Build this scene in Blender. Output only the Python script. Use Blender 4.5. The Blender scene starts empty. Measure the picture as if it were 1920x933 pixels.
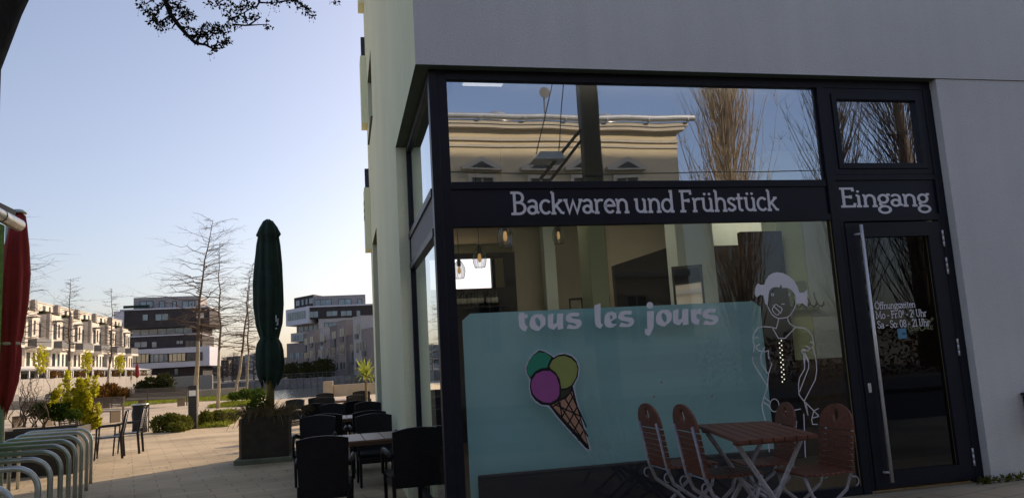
import bpy, math, random
from mathutils import Vector, Matrix
from mathutils.geometry import tessellate_polygon
random.seed(7)
R = math.radians
scene = bpy.context.scene
COL = scene.collection

# ------------------------------------------------------------------ camera
F, YAW, PITCH, ROLL = 1450.5, .2221, .1425, -.0577
CAM = Vector((-.711, -6.65, 1.433))
_sy, _cy, _sp, _cp = math.sin(YAW), math.cos(YAW), math.sin(PITCH), math.cos(PITCH)
FW = Vector((_sy*_cp, _cy*_cp, _sp)); _rt = Vector((_cy, -_sy, 0)); _up = _rt.cross(FW)
RT = _rt*math.cos(ROLL) + _up*math.sin(ROLL); UP = _up*math.cos(ROLL) - _rt*math.sin(ROLL)
cd = bpy.data.cameras.new('camera'); cam = bpy.data.objects.new('camera', cd); COL.objects.link(cam)
mw = Matrix((RT, UP, -FW)).transposed().to_4x4(); mw.translation = CAM; cam.matrix_world = mw
cd.sensor_width = 36; cd.lens = 36*F/1920; cd.clip_end = 6000; cd.clip_start = .05
scene.camera = cam

# survey helpers: sight lines measured on the photograph, met with a real plane of the place
def ray(px, py): return FW + RT*((px-960)/F) - UP*((py-466.5)/F)
def meet(px, py, ax, v):
    d = ray(px, py); return CAM + d*((v-CAM[ax])/d[ax])
def onX(px, py, v): return meet(px, py, 0, v)
def onY(px, py, v): return meet(px, py, 1, v)
def onZ(px, py, v=-.09): return meet(px, py, 2, v)
def far(px, py, dep): return CAM + ray(px, py)*dep
TG = -.09   # terrace and plaza level, a little below the shop sill

# ------------------------------------------------------------------ world + sun
SUN_AZ, SUN_EL = R(48), R(24)
w = bpy.data.worlds.new('World'); scene.world = w; w.use_nodes = True
nt = w.node_tree; nt.nodes.clear()
sky = nt.nodes.new('ShaderNodeTexSky'); sky.sky_type = 'NISHITA'; sky.sun_disc = False
sky.sun_elevation = SUN_EL; sky.sun_rotation = SUN_AZ; sky.air_density = 1.0; sky.dust_density = 2.1; sky.ozone_density = 2.2
hs = nt.nodes.new('ShaderNodeHueSaturation'); hs.inputs['Saturation'].default_value = .84
bg = nt.nodes.new('ShaderNodeBackground'); bg.inputs['Strength'].default_value = .148
wo = nt.nodes.new('ShaderNodeOutputWorld')
tn = nt.nodes.new('ShaderNodeVectorMath'); tn.operation = 'MULTIPLY'; tn.inputs[1].default_value = (1.32, 1.205, 1.21)   # white balance of the hazy spring air
nt.links.new(sky.outputs[0], hs.inputs['Color']); nt.links.new(hs.outputs[0], tn.inputs[0]); nt.links.new(tn.outputs[0], bg.inputs[0]); nt.links.new(bg.outputs[0], wo.inputs[0])
sd = bpy.data.lights.new('sun', 'SUN'); sd.energy = 5.0; sd.angle = R(.5); sd.color = (1, .77, .52)
so = bpy.data.objects.new('sun', sd); COL.objects.link(so)
S = Vector((math.sin(SUN_AZ)*math.cos(SUN_EL), math.cos(SUN_AZ)*math.cos(SUN_EL), math.sin(SUN_EL)))
so.rotation_euler = (-S).to_track_quat('-Z', 'Y').to_euler(); so.location = (20, 30, 40)
scene.view_settings.view_transform = 'Standard'; scene.view_settings.look = 'None'
scene.view_settings.exposure = 0; scene.view_settings.gamma = 1
scene.render.engine = 'CYCLES'
scene.cycles.max_bounces = 8; scene.cycles.transparent_max_bounces = 12; scene.cycles.use_denoising = True
scene.cycles.sample_clamp_indirect = 6

# ------------------------------------------------------------------ materials
MATS = {}
def mat(name, col, rough=.7, metal=0, nscale=0, namt=0, bump=0, bscale=None, spec=.4, col2=None, streak=None, emit=None):
    m = bpy.data.materials.new(name); m.use_nodes = True; t = m.node_tree
    b = t.nodes['Principled BSDF']; b.inputs['Roughness'].default_value = rough; b.inputs['Metallic'].default_value = metal
    b.inputs['Specular IOR Level'].default_value = spec
    b.inputs['Base Color'].default_value = (*col, 1)
    co = t.nodes.new('ShaderNodeTexCoord')
    if nscale and namt:
        mp = t.nodes.new('ShaderNodeMapping'); t.links.new(co.outputs['Object'], mp.inputs[0])
        if streak: mp.inputs['Scale'].default_value = streak
        n = t.nodes.new('ShaderNodeTexNoise'); n.inputs['Scale'].default_value = nscale; n.inputs['Detail'].default_value = 6; n.inputs['Roughness'].default_value = .65
        t.links.new(mp.outputs[0], n.inputs['Vector'])
        cr = t.nodes.new('ShaderNodeValToRGB'); cr.color_ramp.elements[0].position = .3; cr.color_ramp.elements[1].position = .7
        c2 = col2 if col2 else tuple(min(1, c*(1+namt)) for c in col)
        cr.color_ramp.elements[0].color = (*tuple(c*(1-namt) for c in col), 1); cr.color_ramp.elements[1].color = (*c2, 1)
        t.links.new(n.outputs['Fac'], cr.inputs[0]); t.links.new(cr.outputs[0], b.inputs['Base Color'])
    if bump:
        n2 = t.nodes.new('ShaderNodeTexNoise'); n2.inputs['Scale'].default_value = bscale or nscale or 40; n2.inputs['Detail'].default_value = 4
        t.links.new(co.outputs['Object'], n2.inputs['Vector'])
        bp = t.nodes.new('ShaderNodeBump'); bp.inputs['Strength'].default_value = bump; bp.inputs['Distance'].default_value = .01
        t.links.new(n2.outputs['Fac'], bp.inputs['Height']); t.links.new(bp.outputs[0], b.inputs['Normal'])
    if emit:
        b.inputs['Emission Color'].default_value = (*emit[0], 1); b.inputs['Emission Strength'].default_value = emit[1]
    MATS[name] = m; return m
def glass(name, fac, tint=(1, 1, 1), graze=.5, rough=0, gcol=(.86, .94, 1)):
    m = bpy.data.materials.new(name); m.use_nodes = True; t = m.node_tree; t.nodes.clear()
    o = t.nodes.new('ShaderNodeOutputMaterial'); mx = t.nodes.new('ShaderNodeMixShader')
    tr = t.nodes.new('ShaderNodeBsdfTransparent'); tr.inputs[0].default_value = (*tint, 1)
    gl = t.nodes.new('ShaderNodeBsdfGlossy'); gl.inputs['Roughness'].default_value = rough; gl.inputs[0].default_value = (*gcol, 1)
    lw = t.nodes.new('ShaderNodeLayerWeight'); lw.inputs['Blend'].default_value = graze
    mr = t.nodes.new('ShaderNodeMapRange'); mr.inputs['To Min'].default_value = fac; mr.inputs['To Max'].default_value = 1
    pw = t.nodes.new('ShaderNodeMath'); pw.operation = 'POWER'; pw.inputs[1].default_value = 2.5
    t.links.new(lw.outputs['Facing'], pw.inputs[0]); t.links.new(pw.outputs[0], mr.inputs['Value'])
    # very slight pane waviness
    co = t.nodes.new('ShaderNodeTexCoord'); n = t.nodes.new('ShaderNodeTexNoise'); n.inputs['Scale'].default_value = .9; n.inputs['Detail'].default_value = 1
    bp = t.nodes.new('ShaderNodeBump'); bp.inputs['Strength'].default_value = .10; bp.inputs['Distance'].default_value = .02
    t.links.new(co.outputs['Object'], n.inputs[0]); t.links.new(n.outputs[0], bp.inputs['Height']); t.links.new(bp.outputs[0], gl.inputs['Normal'])
    t.links.new(mr.outputs[0], mx.inputs[0]); t.links.new(tr.outputs[0], mx.inputs[1]); t.links.new(gl.outputs[0], mx.inputs[2])
    t.links.new(mx.outputs[0], o.inputs[0]); MATS[name] = m; return m
def brickmat(name, c1, c2, mortar, bw, rh, msize=.01, rot=(0, 0, 0), rough=.85, bump=.4, noise=.25, stain=2.0, off=.5):
    m = bpy.data.materials.new(name); m.use_nodes = True; t = m.node_tree; b = t.nodes['Principled BSDF']
    b.inputs['Roughness'].default_value = rough; b.inputs['Specular IOR Level'].default_value = .3
    co = t.nodes.new('ShaderNodeTexCoord'); mp = t.nodes.new('ShaderNodeMapping'); mp.inputs['Rotation'].default_value = rot
    t.links.new(co.outputs['Object'], mp.inputs[0])
    br = t.nodes.new('ShaderNodeTexBrick'); br.inputs['Scale'].default_value = 1; br.inputs['Brick Width'].default_value = bw
    br.inputs['Row Height'].default_value = rh; br.inputs['Mortar Size'].default_value = msize; br.offset = off
    br.inputs['Color1'].default_value = (*c1, 1); br.inputs['Color2'].default_value = (*c2, 1); br.inputs['Mortar'].default_value = (*mortar, 1)
    t.links.new(mp.outputs[0], br.inputs[0])
    n = t.nodes.new('ShaderNodeTexNoise'); n.inputs['Scale'].default_value = stain; n.inputs['Detail'].default_value = 8
    t.links.new(co.outputs['Object'], n.inputs[0])
    mr = t.nodes.new('ShaderNodeMapRange'); mr.inputs['From Min'].default_value = .3; mr.inputs['From Max'].default_value = .7
    mr.inputs['To Min'].default_value = 1-noise; mr.inputs['To Max'].default_value = 1+noise*.5
    t.links.new(n.outputs[0], mr.inputs[0])
    mx = t.nodes.new('ShaderNodeVectorMath'); mx.operation = 'SCALE'
    t.links.new(br.outputs['Color'], mx.inputs[0]); t.links.new(mr.outputs[0], mx.inputs['Scale']); t.links.new(mx.outputs[0], b.inputs['Base Color'])
    if bump:
        bp = t.nodes.new('ShaderNodeBump'); bp.inputs['Strength'].default_value = bump; bp.inputs['Distance'].default_value = .01; bp.invert = True
        t.links.new(br.outputs['Fac'], bp.inputs['Height']); t.links.new(bp.outputs[0], b.inputs['Normal'])
    MATS[name] = m; return m
def leafmat(name, c1, c2, trans=.35, sc=9):
    m = bpy.data.materials.new(name); m.use_nodes = True; t = m.node_tree; t.nodes.clear()
    o = t.nodes.new('ShaderNodeOutputMaterial'); d = t.nodes.new('ShaderNodeBsdfDiffuse'); tl = t.nodes.new('ShaderNodeBsdfTranslucent'); mx = t.nodes.new('ShaderNodeMixShader')
    co = t.nodes.new('ShaderNodeTexCoord'); n = t.nodes.new('ShaderNodeTexNoise'); n.inputs['Scale'].default_value = sc; n.inputs['Detail'].default_value = 3
    cr = t.nodes.new('ShaderNodeValToRGB'); cr.color_ramp.elements[0].position = .35; cr.color_ramp.elements[1].position = .65
    cr.color_ramp.elements[0].color = (*c1, 1); cr.color_ramp.elements[1].color = (*c2, 1)
    t.links.new(co.outputs['Object'], n.inputs[0]); t.links.new(n.outputs[0], cr.inputs[0])
    t.links.new(cr.outputs[0], d.inputs[0]); t.links.new(cr.outputs[0], tl.inputs[0]); mx.inputs[0].default_value = trans
    t.links.new(d.outputs[0], mx.inputs[1]); t.links.new(tl.outputs[0], mx.inputs[2]); t.links.new(mx.outputs[0], o.inputs[0])
    MATS[name] = m; return m

def stucco(name, col, streak=.10, blot=.07, grain=.10, bump=.8):
    m = bpy.data.materials.new(name); m.use_nodes = True; t = m.node_tree; b = t.nodes['Principled BSDF']
    b.inputs['Roughness'].default_value = .92; b.inputs['Specular IOR Level'].default_value = .2
    co = t.nodes.new('ShaderNodeTexCoord'); last = None
    def layer(scale, mp, amt, det):
        nonlocal last
        q = t.nodes.new('ShaderNodeMapping'); q.inputs['Scale'].default_value = mp; t.links.new(co.outputs['Object'], q.inputs[0])
        n = t.nodes.new('ShaderNodeTexNoise'); n.inputs['Scale'].default_value = scale; n.inputs['Detail'].default_value = det; t.links.new(q.outputs[0], n.inputs[0])
        r = t.nodes.new('ShaderNodeMapRange'); r.inputs['From Min'].default_value = .3; r.inputs['From Max'].default_value = .7; r.inputs['To Min'].default_value = 1-amt; r.inputs['To Max'].default_value = 1+amt*.6
        t.links.new(n.outputs[0], r.inputs[0])
        if last is None: last = r.outputs[0]
        else:
            x = t.nodes.new('ShaderNodeMath'); x.operation = 'MULTIPLY'; t.links.new(last, x.inputs[0]); t.links.new(r.outputs[0], x.inputs[1]); last = x.outputs[0]
        return n
    layer(.55, (1, 1, 1), blot, 5); layer(2.2, (2.2, 2.2, .10), streak, 6); g = layer(85, (1, 1, 1), grain, 3)
    v = t.nodes.new('ShaderNodeVectorMath'); v.operation = 'SCALE'; v.inputs[0].default_value = col; t.links.new(last, v.inputs['Scale']); t.links.new(v.outputs[0], b.inputs['Base Color'])
    bp = t.nodes.new('ShaderNodeBump'); bp.inputs['Strength'].default_value = bump; bp.inputs['Distance'].default_value = .012; t.links.new(g.outputs[0], bp.inputs['Height']); t.links.new(bp.outputs[0], b.inputs['Normal'])
    MATS[name] = m
stucco('stucco_front', (.78, .77, .75), .035, .08, .12, 1); stucco('stucco_side', (.86, .88, .63), .03, .06, .07, .7)
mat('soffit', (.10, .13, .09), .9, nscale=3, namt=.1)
mat('frame', (.009, .011, .020), .42, nscale=6, namt=.25, spec=.28)
mat('panel', (.008, .010, .022), .35, nscale=3, namt=.25, spec=.3)
glass('pane', .55, gcol=(.76, .86, 1))
glass('low_pane', .06)
glass('door_pane', .05, (.35, .33, .3))
glass('side_pane', .30)
mat('steel', (.74, .73, .74), .38, .55, nscale=30, namt=.08)
mat('lettering', (.82, .80, .84), .6, nscale=20, namt=.03)
leafmat('film', (.38, .72, .77), (.47, .81, .84), .5, .8)
mat('interior_wall', (.62, .58, .45), .9, nscale=1.5, namt=.06)
mat('interior_white', (.76, .88, .84), .9, nscale=2, namt=.04)
mat('interior_green', (.34, .40, .27), .9, nscale=2, namt=.05)
mat('pillar_green', (.62, .74, .42), .9, nscale=2, namt=.05)
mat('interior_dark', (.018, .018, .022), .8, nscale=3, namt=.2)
mat('interior_floor', (.09, .07, .05), .5, nscale=8, namt=.25)
mat('ceiling_paint', (.6, .58, .5), .9, nscale=2, namt=.04)
mat('black_paint', (.01, .01, .012), .5, nscale=20, namt=.2)
mat('picture_art', (.16, .2, .17), .4, nscale=3, namt=.6, col2=(.45, .42, .33))
mat('mirror', (.75, .8, .78), .03, 1)
mat('bottle_glass', (.01, .014, .01), .15, nscale=9, namt=.3)
mat('bottle_label', (.5, .5, .46), .7, nscale=30, namt=.1)
mat('bulb', (.8, .5, .2), .4, emit=((1, .6, .22), .35))
glass('lamp_glass', .12, (.9, .9, .92))
mat('fill_tube', (.9, .85, .7), .5, emit=((1, .88, .66), 8.5))  # glow of the added ceiling fill
mat('fill_strip', (.9, .85, .7), .5, emit=((1, .9, .72), 55))  # glow of the added strip at the window head
mat('dim_light', (.9, .9, .9), .5, emit=((1, .95, .85), .9))
mat('garland', (.9, .88, .8), .5, emit=((1, .95, .8), .8))
brickmat('paving', (.52, .41, .27), (.46, .37, .245), (.33, .265, .18), .62, .31, .010, rot=(0, 0, R(-14)), noise=.42, stain=.55)
brickmat('front_paving', (.12, .12, .125), (.09, .09, .095), (.03, .03, .032), .3, .3, .012, noise=.35, stain=1.2)
mat('asphalt', (.055, .055, .058), .9, nscale=6, namt=.25, bump=.4, bscale=90)
mat('earth', (.17, .15, .12), .95, nscale=.3, namt=.3)
mat('path', (.48, .39, .28), .9, nscale=1.5, namt=.12, bump=.3, bscale=60)
mat('grass_ground', (.14, .17, .03), .95, nscale=4, namt=.35, col2=(.26, .27, .05))
leafmat('grass_blade', (.13, .17, .02), (.27, .28, .045), .4)
brickmat('rattan', (.016, .016, .021), (.009, .0095, .013), (.003, .003, .004), .035, .014, .003, rot=(R(90), 0, 0), rough=.5, bump=1, noise=.3, stain=12)
mat('dark_metal', (.022, .022, .026), .4, .3, nscale=20, namt=.2)
mat('table_wood', (.16, .10, .065), .42, nscale=5, namt=.3, streak=(1, 12, 12), spec=.5)
mat('bistro_wood', (.15, .050, .027), .5, nscale=5, namt=.5, streak=(1, 9, 9), spec=.5)
mat('zinc', (.36, .36, .40), .5, .4, nscale=25, namt=.3)
mat('planter', (.045, .036, .026), .7, nscale=6, namt=.35, bump=.4, bscale=50)
mat('planter_edge', (.22, .15, .10), .7, nscale=8, namt=.3)
mat('concrete', (.26, .255, .23), .9, nscale=4, namt=.2, bump=.4, bscale=50)
mat('mossy_concrete', (.16, .17, .12), .9, nscale=5, namt=.3, bump=.4, bscale=40)
mat('parasol_green', (.010, .028, .021), .85, nscale=4, namt=.4, bump=.9, bscale=11)
mat('parasol_red', (.33, .026, .026), .8, nscale=4, namt=.22, bump=.7, bscale=12)
mat('pole_wood', (.30, .25, .09), .5, nscale=5, namt=.25, streak=(8, 8, 1))
mat('pole_green', (.45, .55, .42), .5, nscale=5, namt=.1)
mat('green_render', (.10, .22, .035), .95, nscale=14, namt=.4, bump=1, bscale=60)
mat('gutter', (.72, .70, .65), .35, .6, nscale=4, namt=.15)
mat('roof_dark', (.035, .035, .045), .6, nscale=6, namt=.2)
mat('galvanised', (.52, .55, .52), .34, .8, nscale=9, namt=.15)
mat('bark_dark', (.020, .016, .013), .95, nscale=9, namt=.5, bump=.8, bscale=30)
mat('bark', (.14, .105, .075), .95, nscale=8, namt=.35, bump=.6, bscale=30)
mat('bark_pale', (.30, .25, .17), .9, nscale=8, namt=.3, streak=(1, 1, .3), bump=.4, bscale=40)
mat('twig', (.105, .075, .055), .95, nscale=8, namt=.3)
mat('poplar_twig', (.40, .29, .18), .95, nscale=2, namt=.3)
leafmat('bud', (.035, .030, .015), (.075, .06, .02), .3)
leafmat('laurel', (.34, .34, .02), (.62, .56, .04), .5)
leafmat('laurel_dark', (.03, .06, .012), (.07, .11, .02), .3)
leafmat('hedge_leaf', (.07, .085, .018), (.17, .17, .035), .35)
leafmat('hedge_dark', (.03, .035, .015), (.07, .075, .025), .3)
leafmat('box_leaf', (.04, .075, .012), (.11, .15, .03), .35)
leafmat('rust_leaf', (.13, .06, .02), (.22, .12, .03), .3)
leafmat('dry_grass', (.10, .075, .04), (.20, .15, .08), .3)
leafmat('yucca', (.20, .26, .05), (.42, .44, .10), .45)
mat('bench_wood', (.13, .095, .065), .75, nscale=6, namt=.3, streak=(1, 9, 9))
mat('bag', (.010, .010, .012), .65, nscale=7, namt=.3, bump=.8, bscale=9)
mat('bollard', (.028, .028, .03), .5, nscale=8, namt=.2)
mat('lamp_lens', (.75, .75, .78), .4, nscale=8, namt=.05)
mat('cream_render', (.66, .60, .52), .9, nscale=.6, namt=.07)
mat('shaded_cream', (.30, .27, .25), .9, nscale=.6, namt=.08)  # darker copy of the cream render, with the pier's shade in its colour
mat('far_window', (.035, .045, .055), .12, nscale=1, namt=.5, spec=.7)
mat('sky_window', (.17, .23, .27), .1, nscale=.5, namt=.35, spec=.8)
mat('tower_dark', (.045, .038, .040), .85, nscale=.8, namt=.25)
mat('tower_white', (.56, .56, .62), .8, nscale=.4, namt=.05)
mat('tower_grey', (.30, .28, .28), .85, nscale=.5, namt=.07)
mat('row_brown', (.21, .18, .165), .9, nscale=.5, namt=.08)
mat('row_pale', (.42, .40, .39), .9, nscale=.5, namt=.06)
mat('row_taupe', (.28, .24, .22), .9, nscale=.5, namt=.08)
mat('white_paint', (.75, .74, .72), .6, nscale=3, namt=.05)
mat('rail_grey', (.12, .12, .125), .6, nscale=3, namt=.2)
mat('quay_stone', (.17, .165, .165), .9, nscale=.9, namt=.3, bump=.4, bscale=5)
mat('garden_wall', (.33, .30, .27), .9, nscale=.5, namt=.12)
mat('sandstone', (.36, .29, .22), .9, nscale=1.2, namt=.12)
mat('altbau', (.74, .60, .38), .9, nscale=.7, namt=.08)
mat('altbau_trim', (.62, .54, .42), .85, nscale=2, namt=.08)
mat('cable', (.012, .012, .014), .6, nscale=5, namt=.1)
mat('cone_black', (.006, .006, .008), .6, nscale=9, namt=.1)
mat('cone_white', (.55, .57, .66), .6, nscale=9, namt=.03)
mat('cone_green', (.03, .27, .16), .6, nscale=9, namt=.04)
mat('cone_yellow', (.30, .34, .09), .6, nscale=9, namt=.04)
mat('cone_pink', (.36, .09, .30), .6, nscale=9, namt=.04)
mat('cone_olive', (.04, .04, .02), .6, nscale=9, namt=.04)
mat('cone_tan', (.44, .24, .15), .6, nscale=9, namt=.06)
mat('cola_script', (.22, .22, .12), .6, nscale=9, namt=.06)
mat('blue_note', (.12, .30, .44), .6, nscale=9, namt=.06)
mat('brass', (.36, .30, .13), .4, .6, nscale=9, namt=.1)
mat('red_dot', (.7, .03, .08), .5, nscale=9, namt=.06)
# water
m = mat('water', (.05, .065, .075), .08, spec=.6); t = m.node_tree; b = t.nodes['Principled BSDF']
co = t.nodes.new('ShaderNodeTexCoord'); n = t.nodes.new('ShaderNodeTexNoise'); n.inputs['Scale'].default_value = 1.4; n.inputs['Detail'].default_value = 4
bp = t.nodes.new('ShaderNodeBump'); bp.inputs['Strength'].default_value = .35; bp.inputs['Distance'].default_value = .12
t.links.new(co.outputs['Object'], n.inputs[0]); t.links.new(n.outputs[0], bp.inputs['Height']); t.links.new(bp.outputs[0], b.inputs['Normal'])

# ------------------------------------------------------------------ mesh builder
class MB:
    def __init__(s): s.v = []; s.f = []; s.m = []
    def poly(s, pts, m=0):
        i = len(s.v); s.v += [tuple(p) for p in pts]; s.f.append(tuple(range(i, i+len(pts)))); s.m.append(m)
    def box(s, x0, x1, y0, y1, z0, z1, m=0, fm=None, rot=None, piv=None):
        if x0 > x1: x0, x1 = x1, x0
        if y0 > y1: y0, y1 = y1, y0
        if z0 > z1: z0, z1 = z1, z0
        P = [Vector(p) for p in ((x0,y0,z0),(x1,y0,z0),(x1,y1,z0),(x0,y1,z0),(x0,y0,z1),(x1,y0,z1),(x1,y1,z1),(x0,y1,z1))]
        if rot is not None:
            c = Vector(piv) if piv is not None else sum(P, Vector())/8
            P = [c + rot @ (p-c) for p in P]
        i = len(s.v); s.v += [tuple(p) for p in P]
        for k, f in (('-z',(0,3,2,1)),('+z',(4,5,6,7)),('-y',(0,1,5,4)),('+x',(1,2,6,5)),('+y',(2,3,7,6)),('-x',(3,0,4,7))):
            s.f.append(tuple(i+a for a in f)); s.m.append((fm or {}).get(k, m))
        return s
    def cbox(s, c, d, m=0, rot=None):
        return s.box(c[0]-d[0]/2, c[0]+d[0]/2, c[1]-d[1]/2, c[1]+d[1]/2, c[2]-d[2]/2, c[2]+d[2]/2, m, rot=rot)
    def bbox(s, x0, x1, y0, y1, z0, z1, bv=.004, m=0):   # box with chamfered long edges
        x0, x1 = sorted((x0, x1)); y0, y1 = sorted((y0, y1)); z0, z1 = sorted((z0, z1))
        bv = min(bv, (x1-x0)*.4, (y1-y0)*.4, (z1-z0)*.4)
        lay = [(z0, bv), (z0+bv, 0), (z1-bv, 0), (z1, bv)]
        i = len(s.v)
        for z, q in lay:
            a0, a1, b0, b1 = x0+q, x1-q, y0+q, y1-q; c = bv*.999
            s.v += [(a0+c, b0, z), (a1-c, b0, z), (a1, b0+c, z), (a1, b1-c, z), (a1-c, b1, z), (a0+c, b1, z), (a0, b1-c, z), (a0, b0+c, z)]
        s.f.append(tuple(i+k for k in range(7, -1, -1))); s.m.append(m); s.f.append(tuple(i+24+k for k in range(8))); s.m.append(m)
        for l in range(3):
            for k in range(8):
                s.f.append((i+l*8+k, i+l*8+(k+1) % 8, i+l*8+8+(k+1) % 8, i+l*8+8+k)); s.m.append(m)
        return s
    def tube(s, pts, r, n=8, m=0, cap=True, flat=None):
        pts = [Vector(p) for p in pts]; rs = r if isinstance(r, (list, tuple)) else [r]*len(pts)
        i = len(s.v); u = None
        for k, p in enumerate(pts):
            t = (pts[min(k+1, len(pts)-1)]-pts[max(k-1, 0)])
            if t.length < 1e-9: t = Vector((0, 0, 1))
            t.normalize()
            if u is None:
                u = Vector((0, 0, 1)) if abs(t.z) < .9 else Vector((1, 0, 0))
            u = (u - t*u.dot(t))
            if u.length < 1e-6: u = t.orthogonal()
            u.normalize(); v = t.cross(u)
            for a in range(n):
                q = 2*math.pi*a/n; fu, fv = (1, 1) if not flat else flat
                s.v.append(tuple(p + u*math.cos(q)*rs[k]*fu + v*math.sin(q)*rs[k]*fv))
        for k in range(len(pts)-1):
            for a in range(n):
                s.f.append((i+k*n+a, i+k*n+(a+1) % n, i+(k+1)*n+(a+1) % n, i+(k+1)*n+a)); s.m.append(m)
        if cap:
            s.f.append(tuple(i+a for a in range(n-1, -1, -1))); s.m.append(m)
            e = i+(len(pts)-1)*n; s.f.append(tuple(e+a for a in range(n))); s.m.append(m)
        return s
    def lathe(s, c, prof, n=16, m=0):   # prof: (radius, z)
        i = len(s.v)
        for rr, z in prof:
            for a in range(n):
                q = 2*math.pi*a/n; s.v.append((c[0]+rr*math.cos(q), c[1]+rr*math.sin(q), c[2]+z))
        for k in range(len(prof)-1):
            for a in range(n):
                s.f.append((i+k*n+a, i+k*n+(a+1) % n, i+(k+1)*n+(a+1) % n, i+(k+1)*n+a)); s.m.append(m)
        s.f.append(tuple(i+a for a in range(n-1, -1, -1))); s.m.append(m)
        e = i+(len(prof)-1)*n; s.f.append(tuple(e+a for a in range(n))); s.m.append(m)
        return s
    def shape(s, loops, fn, m=0):      # flat polygon with holes, fn maps 2D -> 3D
        tess = tessellate_polygon([[Vector((a, b, 0)) for a, b in l] for l in loops])
        flat = [p for l in loops for p in l]; i = len(s.v); s.v += [tuple(fn(*p)) for p in flat]
        want = None
        for tr in tess:
            s.f.append(tuple(i+k for k in tr)); s.m.append(m)
    def ext(s, pts, axis, a0, a1, m=0):   # extrude a 2D polygon along an axis (0 x: pts=(y,z); 1 y: (x,z); 2 z: (x,y))
        def P(p, a): return [(a, p[0], p[1]), (p[0], a, p[1]), (p[0], p[1], a)][axis]
        n = len(pts); i = len(s.v); s.v += [P(p, a0) for p in pts] + [P(p, a1) for p in pts]
        s.f.append(tuple(i+k for k in range(n-1, -1, -1))); s.m.append(m); s.f.append(tuple(i+n+k for k in range(n))); s.m.append(m)
        for k in range(n):
            s.f.append((i+k, i+(k+1) % n, i+n+(k+1) % n, i+n+k)); s.m.append(m)
    def leaf(s, p, ln, wd, m=0, d=None):
        d = d or Vector((random.gauss(0, 1), random.gauss(0, 1), random.gauss(0, 1)+.3)).normalized()
        q = Vector((random.gauss(0, 1), random.gauss(0, 1), random.gauss(0, 1))).cross(d)
        if q.length < 1e-4: q = d.orthogonal()
        q.normalize(); p = Vector(p); bnd = d.cross(q)*ln*.12
        s.poly((p, p+d*ln*.5+q*wd/2+bnd, p+d*ln, p+d*ln*.5-q*wd/2+bnd), m)
    def build(s, name, mats, parent=None, smooth=False, loc=None):
        me = bpy.data.meshes.new(name); off = Vector((0, 0, 0)); q = parent
        while q is not None: off += q.location; q = q.parent
        if loc is not None: off += Vector(loc)
        me.from_pydata([(a[0]-off[0], a[1]-off[1], a[2]-off[2]) for a in s.v], [], s.f)
        mats = mats if isinstance(mats, (list, tuple)) else [mats]
        for k in mats: me.materials.append(MATS[k])
        me.polygons.foreach_set('material_index', s.m)
        if smooth: me.polygons.foreach_set('use_smooth', [True]*len(s.f))
        me.update()
        o = bpy.data.objects.new(name, me); COL.objects.link(o)
        if loc is not None: o.location = loc
        if parent is not None: o.parent = parent
        return o
def tag(o, label=None, cat=None, group=None, kind=None):
    for k, v in (('label', label), ('category', cat), ('group', group), ('kind', kind)):
        if v: o[k] = v
    return o
def thing(name, label, cat, loc=(0, 0, 0), group=None):
    o = bpy.data.objects.new(name, None); COL.objects.link(o); o.location = loc; o.empty_display_size = .2
    return tag(o, label, cat, group)
def copy_tree(o, parent=None):
    c = o.copy(); COL.objects.link(c)
    if parent is not None: c.parent = parent
    for ch in list(o.children): copy_tree(ch, c)
    return c
def hoopy(fn, n): return [fn(k/n) for k in range(n+1)]
# ================================================================== THE SETTING
def sheet(name, x0, x1, y0, y1, z, m, nx=1, ny=1, zf=None, kind='structure'):
    b = MB(); i0 = 0
    for j in range(ny+1):
        for i in range(nx+1):
            x = x0+(x1-x0)*i/nx; y = y0+(y1-y0)*j/ny; b.v.append((x, y, zf(x, y) if zf else z))
    for j in range(ny):
        for i in range(nx):
            a = j*(nx+1)+i; b.f.append((a, a+1, a+nx+2, a+nx+1)); b.m.append(0)
    return tag(b.build(name, m), kind=kind)
def smooth(t): t = max(0, min(1, t)); return t*t*(3-2*t)
sheet('ground', -3000, 3000, -3000, 3000, -2.2, 'earth')
sheet('water', -34, 90, 42, 148, -1.25, 'water')
sheet('plaza_paving', -34, 44, -5.2, 27, 0, 'paving', 78, 64, lambda x, y: TG + .09*smooth((x+.2)/1.2)*smooth((.6-y)/.5))
b = MB(); b.ext([(-34, 27), (44, 27), (44, 43), (-6.2, 43), (-6.2, 60), (-34, 60)], 2, -2.2, TG); tag(b.build('path', 'path'), kind='structure')
b = MB(); b.box(-120, -34.0, -60, 330, -2.2, TG-.005); tag(b.build('left_bank', 'earth'), kind='structure')
b = MB(); b.box(-34, 44, -5.21, 27, -2.2, -.25); tag(b.build('plaza_base', 'earth'), kind='structure')
b = MB(); b.ext([(-33.9, 146), (1.5, 146), (9, 128), (200, 128), (200, 600), (-33.9, 600)], 2, -2.2, .25); tag(b.build('far_bank', 'earth'), kind='structure')
b = MB(); b.box(-40, 60, -12.5, -5.3, -.4, -.12); tag(b.build('road', 'asphalt'), kind='structure')
b = MB(); b.box(-40, 60, -5.3, -5.2, -.4, -.0); tag(b.build('kerb', 'concrete'), kind='structure')
b = MB(); b.box(-40, 60, -18.0, -12.5, -.4, .0); tag(b.build('far_pavement', 'front_paving'), kind='structure')
b = MB(); b.box(-40, 80, -90, -18.0, -.5, -.03); tag(b.build('back_yard', 'earth'), kind='structure')

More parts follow.
